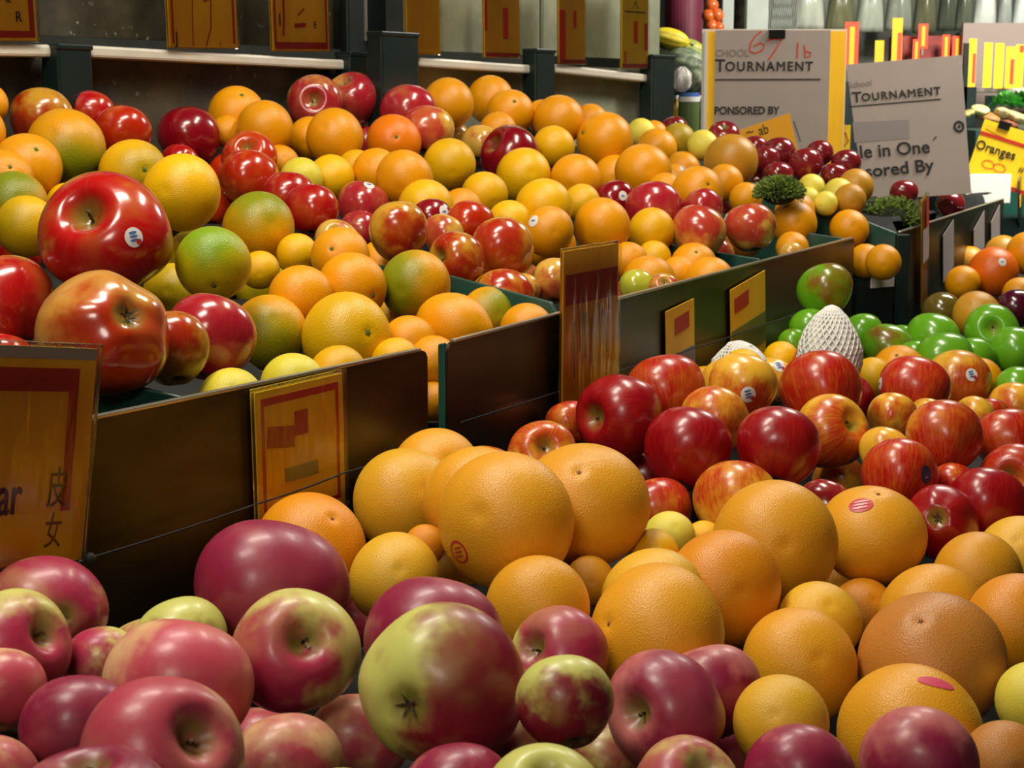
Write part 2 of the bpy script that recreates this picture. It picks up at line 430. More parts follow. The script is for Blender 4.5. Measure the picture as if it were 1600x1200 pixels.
def border(w, h, t, inset, mat, parent, top=None, name='printed_border', y=-.0010, bottom=True):
    m = MB(); a, b, c, d = inset, w - inset, inset, h - inset; tt = top or t
    m.box(a, b, y, y + .0004, d - tt, d); m.box(a, a + t, y, y + .0004, c, d - tt); m.box(b - t, b, y, y + .0004, c, d - tt)
    if bottom: m.box(a + t, b - t, y, y + .0004, c, c + t)
    return m.obj(name, mat, parent)
def card_frame(bl, br, up=Vector((0, 0, 1))):
    ex = (br - bl).normalized(); ey = Vector(up).cross(ex).normalized(); ez = ex.cross(ey)
    return Matrix(((ex.x, ey.x, ez.x, bl.x), (ex.y, ey.y, ez.y, bl.y), (ex.z, ey.z, ez.z, bl.z), (0, 0, 0, 1)))
def card(bl, br, h, label, mat, group='price cards of the fruit stand', name='price_card', sleeve=True, up=Vector((0, 0, 1)), margin=.004, cat='price card'):
    w = (br - bl).length
    r = empty(name, mat=card_frame(bl, br, up)); tag(r, label, cat, group)
    MB().box(0, w, -.0006, .0006, 0, h).obj('card_face', mat, r)
    if sleeve:
        MB().box(-margin, w + margin, -.0030, .0022, -.002, h + margin).obj('clear_sleeve', M_CLEAR, r, bevel=.0008)
    return r, w, h
# shelf cards ------------------------------------------------------
def shelf_card(u0, u1, v, seg, h, label, mat=M_CARD):
    p0, e, n, _ = foot(u0, seg, -.049); p1 = foot(u1, seg, -.049)[0]
    return card(Vector((p0.x, p0.y, z_at(v, u0, p0))), Vector((p1.x, p1.y, z_at(v + .6, u1, p1))), h, label, mat, 'price cards standing on the white shelf rails')
r, w, h = shelf_card(-45, 60, 63, 0, .15, 'yellow price card with a red frame at the picture corner above the first rail')
border(w, h, .009, .004, M_REDINK, r, top=.02); lettering('R', w * .68, .025, .02, M_INK, r, rot=0); lettering('k', w * .55, .05, .02, M_INK, r)
r, w, h = shelf_card(266, 372, 74, 0, .16, 'wide yellow price card with a handwritten red nine on the long rail')
border(w, h, .005, .006, M_REDINK, r, bottom=False)
stroke([(w * .62, .075), (w * .52, .07), (w * .45, .085), (w * .46, .11), (w * .56, .118), (w * .62, .10), (w * .62, .075), (w * .60, .03), (w * .52, .002)], .0012, M_REDINK, r)
stroke([(w * .36, .10), (w * .34, .05), (w * .33, .002)], .0009, M_REDINK, r); stroke([(w * .25, .076), (w * .37, .088)], .004, M_REDINK, r)
lettering('J', w * .08, .006, .026, M_INK, r); lettering('i', w * .72, .002, .012, M_INK, r)
r, w, h = shelf_card(427, 515, 79, 0, .16, 'yellow price card with a thick red bottom band next to the tall black column')
border(w, h, .005, .005, M_REDINK, r); MB().box(.007, w - .007, -.0016, -.0011, .003, .014).obj('printed_band', M_REDINK, r)
stroke([(w * .2, .10), (w * .2, .05), (w * .18, .024)], .0025, M_REDINK, r); stroke([(w * .38, .041), (w * .58, .043)], .0035, M_REDINK, r); stroke([(w * .45, .058), (w * .56, .07)], .0015, M_REDINK, r)
lettering('1', w * .08, .04, .03, M_INK, r); lettering('E', w * .72, .038, .016, M_INK, r)
r, w, h = shelf_card(636, 688, 84, 1, .16, 'dull orange price card partly behind the wide green post block')
border(w, h, .004, .004, M_CARDY, r)
def creased(r, w, h, spots):
    for k, (x, z, ww, hh) in enumerate(spots):
        MB().box(w * x, w * (x + ww), -.0016, -.0011, h * z, h * (z + hh)).obj('printed_band', M_FLUO, r)
M_FLUO = plain('fluorescent_red_ink', '#F2441A', .5)
r, w, h = shelf_card(757, 812, 89, 1, .16, 'orange price card with a bright red vertical streak on the middle rail')
creased(r, w, h, [(.0, .3, .07, .6), (.52, .22, .14, .36)]); MB().box(.002, w - .002, -.0016, -.0011, .001, .008).obj('printed_band', M_REDINK, r)
r, w, h = shelf_card(873, 914, 99, 2, .17, 'orange price card with a red edge on the short end rail')
creased(r, w, h, [(.02, .02, .22, .6), (.55, .42, .1, .2)]); MB().box(.002, w - .002, -.0021, -.0017, .001, .008).obj('printed_band', M_REDINK, r)
r, w, h = shelf_card(971, 1012, 106, 2, .19, 'bright yellow price card next to the green end post', M_CARDY)
creased(r, w, h, [(.45, .28, .14, .24), (.86, .2, .12, .3), (.1, .06, .06, .12)]); MB().box(.002, w - .002, -.0021, -.0017, .001, .009).obj('printed_band', M_REDINK, r)
stroke([(w * .1, .118), (w * .9, .118)], .001, M_INK, r); stroke([(w * .4, .125), (w * .5, .14), (w * .6, .125)], .001, M_INK, r)
# cards fixed to the bin fronts ---------------------------------------
def face_card(a, e, n, uTL, vTL, uTR, vTR, uBR, vBR, off, label, mat, lean=True, width=None, sleeve=True, height=None, group='price cards clipped to the metal bin fronts'):
    p = a - n * off
    TR = on_plane(uTR, vTR, p, n); BR = on_plane(uBR, vBR, p, n); TL = on_plane(uTL, vTL, p, n)
    up = (TR - BR); h = height or up.length
    w = width or (TR - TL).length
    ez = up.normalized(); ex = (e - ez * e.dot(ez)).normalized()
    br = TR - ez * h
    return card(br - ex * w, br, h, label, mat, group, sleeve=sleeve, up=ez)
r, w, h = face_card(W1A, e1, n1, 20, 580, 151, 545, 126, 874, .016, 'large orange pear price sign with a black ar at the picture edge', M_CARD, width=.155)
border(w, h, .009, .016, M_REDINK, r, top=.018)
lettering('Pear', w - .064, .040, .044, M_INK, r, bold=.0004, sx=.62, rot=0, align='RIGHT')
lettering('皮', w - .040, .046, .034, M_FADEINK, r, sx=.6); lettering('女', w - .040, .014, .030, M_OLIVEINK, r, sx=.6)
MB().box(.0, w, -.0004 - .0008, -.0008, h - .009, h).obj('pale_top_edge', M_PAPER, r)
MB().box(.004, w - .012, -.0011, -.0007, .006, .040).obj('painted_sleeve_reflection', M_CARDY, r)  # sleeve reflection on the lower sign, painted as a yellow area
r, w, h = face_card(W1A, e1, n1, 397, 603, 534, 583, 539, 786, .006, 'yellow price card clipped to the metal bin between the two tiers', M_CARDY, width=None)
border(w, h, .004, .007, M_REDINK, r, top=.007); stroke([(w * .5, h * .80), (w * .5, h * .62)], .009, M_REDINK, r); stroke([(w * .12, h * .66), (w * .42, h * .62)], .010, M_REDINK, r)
MB().box(w * .3, w * .68, -.0016, -.0012, h * .30, h * .40).obj('pale_label', M_GREENINK, r)
r, w, h = face_card(W2A, e2, n2, 880, 402, 966, 380, 962, 628, .012, 'crinkled plastic price card leaning above the rim of the long metal bin', M_CARD, width=None)
MB().box(.006, w - .004, -.0016, -.0012, h * .68, h * .86).obj('printed_band', M_REDINK, r)
for k in range(7): stroke([(w * (.2 + .1 * k), h * (.58 + .04 * ((k * 5) % 3))), (w * (.2 + .1 * k), h * (.24 + .05 * ((k * 3) % 4)))], .0016 + .0008 * (k % 3), (M_GREENINK, M_PAPER, M_GREENINK, M_PAPER)[k % 4], r, name='painted_reflection_streak')  # reflections of the crinkled plastic, painted as pale streaks
stroke([(w * .84, h * .84), (w * .84, h * .6)], .005, M_REDINK, r)
r, w, h = face_card(W2A, e2, n2, 1040, 478, 1084, 466, 1085, 600, .005, 'dim orange and red price card on the long metal bin next to the crinkled card', M_CARD, width=None, sleeve=False)
stroke([(w * .3, h * .78), (w * .8, h * .80)], .012, M_REDINK, r); MB().box(0, w, -.0016, -.0012, 0, h * .47).obj('white_slip', M_PAPER, r)
r, w, h = face_card(W2A, e2, n2, 1141, 437, 1195, 422, 1196, 560, .005, 'dim orange and green price card on the long metal bin farthest from the crinkled card', M_CARD, width=None, sleeve=False)
stroke([(w * .1, h * .80), (w * .5, h * .82)], .012, M_REDINK, r); MB().box(.002, w - .002, -.0016, -.0012, h * .22, h * .55).obj('pale_label', plain('olive_print', '#7A7A20', .7), r)
r, w, h = face_card(W3A, e3, n3, 1428, 308, 1449, 303, 1449, 470, .01, 'tall narrow orange card standing at the start of the farthest bin', M_CARD, width=.06)
MB().box(.002, w - .002, -.0036, -.0031, h * .42, h * .72).obj('white_slip', M_PAPER, r)
MB().box(w * .55, w - .002, -.0040, -.0036, h * .72, h * .98).obj('printed_band', M_REDINK, r)
r, w, h = face_card(W3A, e3, n3, 1574, 277, 1596, 272, 1596, 372, .01, 'white and orange card on the rim of the farthest bin at the picture edge', M_PAPER, width=.05)
MB().box(0, w, -.0036, -.0031, h * .58, h * .75).obj('printed_band', M_CARD, r)
for (u0, v0, u1, v1, vb, lb) in [(1474, 348, 1490, 343, 415, 'first pale strip painted as a card reflection on the face of the farthest bin'), (1522, 333, 1538, 329, 385, 'second pale strip painted as a card reflection on the face of the farthest bin'), (1549, 324, 1562, 320, 372, 'third pale strip painted as a card reflection on the face of the farthest bin')]:
    face_card(W3A, e3, n3, u0, v0, u1, v1, u1, vb, .004, lb, M_GREYPAPER, sleeve=False)  # grey strips imitate reflections of cards in the steel face
# black cords stretched along the bin faces ----------------------------
def cord(a, e, n, pts, off, label):
    P = [on_plane(u, v, a - n * off, n) for u, v in pts]
    Q = []
    for i in range(len(P) - 1):
        for k in range(8): Q.append(P[i].lerp(P[i + 1], k / 8) + Vector((0, 0, -.0012 * math.sin(math.pi * k / 8))))
    Q.append(P[-1])
    o = MB().tube(Q, .0009, 6).obj('cord', M_CORD, smooth=True); return tag(o, label, 'cord', 'black cords on the metal bin fronts')
cord(W1A, e1, n1, [(60, 900), (140, 872), (400, 788), (540, 738), (660, 698)], .0212, 'black cord stretched across the near metal bin over the yellow card')
cord(W2A, e2, n2, [(720, 660), (985, 574), (1085, 544), (1198, 506), (1320, 465)], .0085, 'black cord stretched across the long metal bin over the dim cards')
kp = on_plane(141, 873, W1A - n1 * .0225, n1)
def ball(name, c, r, mat, parent=None, sz=1.0, seg=16):
    v = []; f = []
    for i in range(seg // 2 + 1):
        th = math.pi * i / (seg // 2)
        for j in range(seg):
            w = 2 * math.pi * j / seg; v.append((c[0] + r * math.sin(th) * math.cos(w), c[1] + r * math.sin(th) * math.sin(w), c[2] + r * sz * math.cos(th)))
    for i in range(seg // 2):
        for j in range(seg):
            f.append((i * seg + j, (i + 1) * seg + j, (i + 1) * seg + (j + 1) % seg, i * seg + (j + 1) % seg))
    return link(name, me_new(name, v, f, True), mat, parent)
tag(ball('round_bead', kp, .0048, M_CORD), 'small black bead on the cord at the lower corner of the pear sign', 'bead')
# ---------------------------------------------------------------- fruit shapes
def lathe_fruit(name, fn, nu=48, nv=32):
    v = []; f = []
    for i in range(1, nv):
        th = math.pi * i / nv
        for j in range(nu):
            v.append(fn(th, 2 * math.pi * j / nu))
    b = len(v); v += [fn(1e-4, 0), fn(math.pi - 1e-4, 0)]
    for i in range(nv - 2):
        for j in range(nu):
            f.append((i * nu + j, (i + 1) * nu + j, (i + 1) * nu + (j + 1) % nu, i * nu + (j + 1) % nu))
    for j in range(nu):
        f.append((b, j, (j + 1) % nu)); f.append((b + 1, (nv - 2) * nu + (j + 1) % nu, (nv - 2) * nu + j))
    rm = max(math.hypot(p[0], p[1]) for p in v)
    v = [(p[0] / rm, p[1] / rm, p[2] / rm) for p in v]
    return me_new(name, v, f, True)
def apple_fn(seed, tall=.9, top=.36, bot=.2, lobe=.03, taper=.09):
    rg = random.Random(seed); a, b, c = rg.uniform(0, 6.28), rg.uniform(0, 6.28), rg.uniform(0, 6.28); k2, k3 = rg.uniform(.01, .035), rg.uniform(.01, .02); tl = rg.uniform(.0, .07)
    def fn(th, w):
        s, z = math.sin(th), math.cos(th)
        s = s ** .94
        r = s * (1 + taper * z - .02 * z * z)
        zz = z * tall
        if z > 0: zz -= top * math.exp(-(r / .30) ** 2)
        else: zz += bot * math.exp(-(r / .22) ** 2)
        r *= 1 + lobe * math.cos(5 * w + c) * max(0, .35 - z) + k2 * math.cos(2 * w + a) + k3 * math.cos(3 * w + b)
        zz += tl * r * math.cos(w + b)
        if z < -.3: zz -= .5 * lobe * math.cos(5 * w + c) * r
        return (r * math.cos(w), r * math.sin(w), zz)
    return fn
def citrus_fn(seed, tall=.95, neck=0.0, bump=.012):
    rg = random.Random(seed); a, b = rg.uniform(0, 6.28), rg.uniform(0, 6.28); k2, k3 = rg.uniform(.004, .02), rg.uniform(.003, bump)
    def fn(th, w):
        s, z = math.sin(th), math.cos(th); r = s
        zz = z * tall
        if z > 0:
            zz += neck * math.exp(-(r / .35) ** 2) - .05 * math.exp(-(r / .10) ** 2)
        else: zz += .03 * math.exp(-(r / .12) ** 2)
        r *= 1 + k2 * math.cos(2 * w + a) + k3 * math.cos(3 * w + b) * s + .006 * math.cos(10 * w) * max(0, z) * math.exp(-(s / .5) ** 2)
        return (r * math.cos(w), r * math.sin(w), zz)
    return fn
MESHES = {}
def shape_mesh(shape, pal, k):
    fam = shape
    if shape == 'apple':
        fam = 'gala' if pal.startswith('gala') else 'plum' if pal in ('plum',) else 'stone' if pal in ('olive', 'purp') else 'bigapple' if pal.startswith('big') else 'mac' if pal.startswith('mac') else 'apple'
    elif shape == 'grape': fam = 'grape' if pal.startswith('gf') else 'citrus'
    if pal == 'bigred': k = 0
    key = (fam, k % 4)
    if key not in MESHES:
        s = 11 * (k % 4) + len(fam)
        fn = {'apple': lambda: apple_fn(s, .97, .38, .2), 'gala': lambda: apple_fn(s, .98, .34, .22, .04, .12), 'mac': lambda: apple_fn(s, .92, .38, .16, .018, .05),
              'bigapple': lambda: apple_fn(s + 3, .92, .44, .2, .045, .12), 'plum': lambda: apple_fn(s, .92, .34, .18, .04, .12), 'stone': lambda: citrus_fn(s, .95),
              'citrus': lambda: citrus_fn(s, .96), 'navel': lambda: citrus_fn(s, 1.22, .16), 'pear': lambda: citrus_fn(s, 1.25, .1), 'grape': lambda: citrus_fn(s, .9, .03)}[fam]()
        hi = fam in ('mac', 'grape', 'bigapple', 'gala')
        m = lathe_fruit('fruit_' + fam, fn, 64 if hi else 44, 44 if hi else 30)
        MESHES[key] = m
    return MESHES[key]
MATCOPY = {}
def with_mat(m, mat):
    key = (m.name, mat.name)
    if key not in MATCOPY:
        c = m.copy(); c.materials.clear(); c.materials.append(mat); MATCOPY[key] = c
    return MATCOPY[key]
def stem_mesh():
    return MB().tube([(0, 0, .40), (.01, .0, .50), (.03, .01, .60), (.06, .015, .68)], [.030, .026, .026, .042], 8).mesh('stem', True)
def calyx_mesh(z):
    m = MB()
    for k in range(5):
        w = 2 * math.pi * k / 5; c, s = math.cos(w), math.sin(w)
        pts = [(-.035, 0), (.035, 0), (.012, .10), (0, .15)]
        m.add([(x * -s + y * c, x * c + y * s, z - .03 - .10 * math.sin(y * 9)) for x, y in pts] + [(x * -s + y * c, x * c + y * s, z - .018 - .10 * math.sin(y * 9)) for x, y in pts], [(0, 1, 2, 3), (7, 6, 5, 4), (0, 4, 5, 1), (1, 5, 6, 2), (2, 6, 7, 3), (3, 7, 4, 0)])
    m.tube([(0, 0, z + .05), (0, 0, z - .06)], [.045, .025], 8)
    return m.mesh('blossom_end')
def button_mesh(z):
    m = MB()
    for k in range(5):
        w = 2 * math.pi * k / 5; c, s = math.cos(w), math.sin(w)
        m.add([(x * -s + y * c, x * c + y * s, z + dz) for dz in (.0, .035) for x, y in ((-.05, 0), (.05, 0), (.03, .08), (0, .125), (-.03, .08))], [(4, 3, 2, 1, 0), (5, 6, 7, 8, 9)] + [(i, (i + 1) % 5, 5 + (i + 1) % 5, 5 + i) for i in range(5)])
    m.tube([(0, 0, z - .02), (.01, 0, z + .07)], [.05, .04], 8)
    return m.mesh('stem_button')
ST, CAL, BUT, BUTG = stem_mesh(), calyx_mesh(-.62), button_mesh(.90), button_mesh(.86)
for m_, k_, z_ in ((BUT, .7, .9), (BUTG, .42, .86)):
    for v_ in m_.vertices: v_.co = Vector((v_.co.x * k_, v_.co.y * k_, z_ + (v_.co.z - z_) * k_))
for a, b in ((ST, M_STEM), (CAL, M_CALYX), (BUT, M_BUTTON), (BUTG, M_SCAR)): a.materials.append(b)
PAL = dict(jona=('#CFA23A', '#B2381C'), red=('#D08A40', '#B4141E'), redo=('#DA8630', '#BE3614'), redp=('#D2A45C', '#B02A3A'), deep=('#B43034', '#900E24'),
           fuji=('#DDB458', '#C04A3A'), bigred=('#CDB655', '#BC1E20'), bigjona=('#D6A050', '#BE3E1E'), mac=('#D2CC70', '#A8284A'), macp=('#DDB080', '#C04658'),
           macy=('#CFCD6C', '#86182E'), macd=('#C4706C', '#8E1F40'), gala=('#E09A38', '#BE2A1E'), galad=('#C8402A', '#A01222'), galay=('#E8BA42', '#C64A1C'),
           ygap=('#C4C448', '#B0A83A'), granny=('#74B02A', '#8E6420'), plum=('#8E2C32', '#6A0E20'), olive=('#7A6A2C', '#4A1820'), purp=('#5E1A34', '#3A0A20'),
           **{'or': ('#E6A40A', '#DE8E06')}, oo=('#EC8C06', '#E47C04'), yo=('#E8B80E', '#A8981A'), ye=('#EEBE0C', '#D8B018'), yg=('#E2A60E', '#8E961A'), gy=('#DCBC16', '#86A41E'),
           pale=('#EADC60', '#D8CC40'), brn=('#CC9A34', '#B07820'), gf=('#E2A830', '#D08C1E'), gfy=('#EABC3C', '#DCA82A'), gfo=('#E09A22', '#CE8418'), gfb=('#C68A40', '#9A6232'),
           pers=('#DC7410', '#C8600C'), oliv=('#BCA42E', '#A89A24'))
def deep(h, k): return tuple(x ** (1.0 if k.startswith('mac') else 1.2) for x in lin(h))
PALS = {k: (deep(a, k), deep(b, k)) for k, (a, b) in PAL.items()}
GROUP = dict(U='fruit heaped in the metal bins of the upper tier', F='dark apples and small fruit of the farthest bin', M='dusky pink apples heaped in the lower tier', G='grapefruit heaped in the lower tier',
             R='streaked red apples heaped in the lower tier', N='green apples heaped in the lower tier', O='oranges and plums of the far heap', K='oranges in the gap box')
FILL_PLACE = dict(U='of the metal bins', F='of the farthest bin', M='near the picture bottom', G='of the grapefruit pile', R='of the streaked apple pile', N='of the green apple pile', O='of the far heap', K='in the gap box')
COLOURWORD = dict(jona='red and yellow', red='red', redo='orange-red', redp='pinkish red', deep='dark red', fuji='peach coloured', mac='pink red', macp='peach pink', macy='yellow-green', macd='dark pink', gala='red streaked',
                  galad='deep red', galay='yellow streaked', granny='green', ygap='yellow-green', plum='dark red', olive='olive brown', purp='purple', oo='deep orange', yo='yellowish', ye='yellow', yg='greenish', gy='green-yellow', pale='pale yellow',
                  brn='brownish', gf='golden', gfy='yellow', gfo='orange-toned', gfb='brown-scarred', pers='deep coloured', oliv='olive', **{'or': 'plain'})
def kind_of(shape, pal, label):
    if shape == 'apple': return 'plum' if pal in ('olive', 'purp') else 'apple'
    if pal in ('pale', 'brn', 'oliv'): return ('grapefruit' if 'grapefruit' in label else 'citrus_fruit')
    if shape == 'grape' and pal.startswith('gf'): return 'grapefruit'
    return 'orange'
def skin_of(shape, pal):
    if shape == 'apple':
        if pal.startswith('mac'): return M_BLOOM
        if pal.startswith('gala'): return M_STRIPE
        if pal == 'granny': return M_GREEN
        if pal in ('plum', 'purp', 'olive'): return M_PLUM
        return M_WAX
    return M_GRAPE if shape == 'grape' else M_ORANGE
def sticker(fruit, kind, d):
    """a thin label that follows the skin of the fruit around direction d"""
    bpy.context.view_layer.update()
    m = fruit.data; bvh = BVHTree.FromPolygons([v.co.copy() for v in m.vertices], [tuple(p.vertices) for p in m.polygons])
    R = fruit.rotation_quaternion.to_matrix(); dl = (R.transposed() @ Vector(d)).normalized()
    # screen-upright axes on the skin
    upw = R.transposed() @ Vector((0, SP, CP)); ax = upw.cross(dl).normalized(); ay = dl.cross(ax).normalized()
    rad = fruit.scale[0]
    def patch(name, mat, fx, lift, n=20, rings=3, a=1.0, b=1.0, cx=0, cy=0, rot=0, inner=0):
        v = []; f = []
        c0, s0 = math.cos(rot), math.sin(rot)
        def put(x, y, lf):
            x, y = x * c0 - y * s0 + cx, x * s0 + y * c0 + cy
            q = (dl + ax * x + ay * y).normalized(); h = bvh.ray_cast(q * 3, -q)[0] or q
            v.append(tuple(h + q * lf))
        rr = [inner + (1 - inner) * i / rings for i in range(rings + 1)]
        for r_ in rr:
            for k in range(n):
                w = 2 * math.pi * k / n; put(a * r_ * math.cos(w), b * r_ * math.sin(w), lift)
        for i in range(rings):
            for k in range(n): f.append((i * n + k, (i + 1) * n + k, (i + 1) * n + (k + 1) % n, i * n + (k + 1) % n))
        o = link(name, me_new(name, v, f, True), mat, fx); return o
    k = .0105 / rad            # about 21 mm wide
    L = .0006 / rad
    if kind == 'blue':
        s = patch('sticker', M_WHITE, fruit, L, a=k * .9, b=k * 1.0, rot=.3); s['label'] = 'white sticker'
        for i in range(3): patch('sticker_print', M_BLUE, s, L * 2, n=8, rings=1, a=k * .42, b=k * .12, cx=-k * .15 + k * .1 * i, cy=k * .45 - k * .36 * i, rot=.25)
        patch('sticker_print', M_RED, s, L * 2, n=8, rings=1, a=k * .28, b=k * .3, cx=k * .5, cy=-k * .4)
    elif kind == 'white':
        s = patch('sticker', M_WHITE, fruit, L, a=k * .8, b=k * .9); s['label'] = 'pale sticker'
        patch('sticker_print', M_BLUE, s, L * 2, n=8, rings=1, a=k * .35, b=k * .12)
    elif kind == 'dark':
        s = patch('sticker', M_DARKBLUE, fruit, L, a=k * .8, b=k * 1.1, rot=.2); s['label'] = 'dark blue sticker'
        patch('sticker_print', M_GREYPAPER, s, L * 2, n=8, rings=1, a=k * .3, b=k * .15, cy=-k * .3)
    elif kind == 'red':
        s = patch('sticker', M_RED, fruit, L, a=k * 1.35, b=k * .95, rot=.25); s['label'] = 'red oval sticker'
        for i in range(3): patch('sticker_print', M_PALEPINK, s, L * 2, n=10, rings=1, a=k * .85, b=k * .14, cy=k * .45 - k * .42 * i, rot=.3)
    elif kind == 'pink':
        s = patch('sticker', M_PINK, fruit, L, a=k * 1.5, b=k * .55, rot=-.55); s['label'] = 'pink strip sticker'
    elif kind == 'redring':
        s = patch('stamp', M_RED, fruit, L, a=k * 1.1, b=k * 1.1, inner=.82, rings=1); s['label'] = 'red ring stamp'
        for i in range(3): patch('stamp_print', M_RED, s, L, n=8, rings=1, a=k * .6, b=k * .10, cy=k * .4 - k * .4 * i, rot=.2)
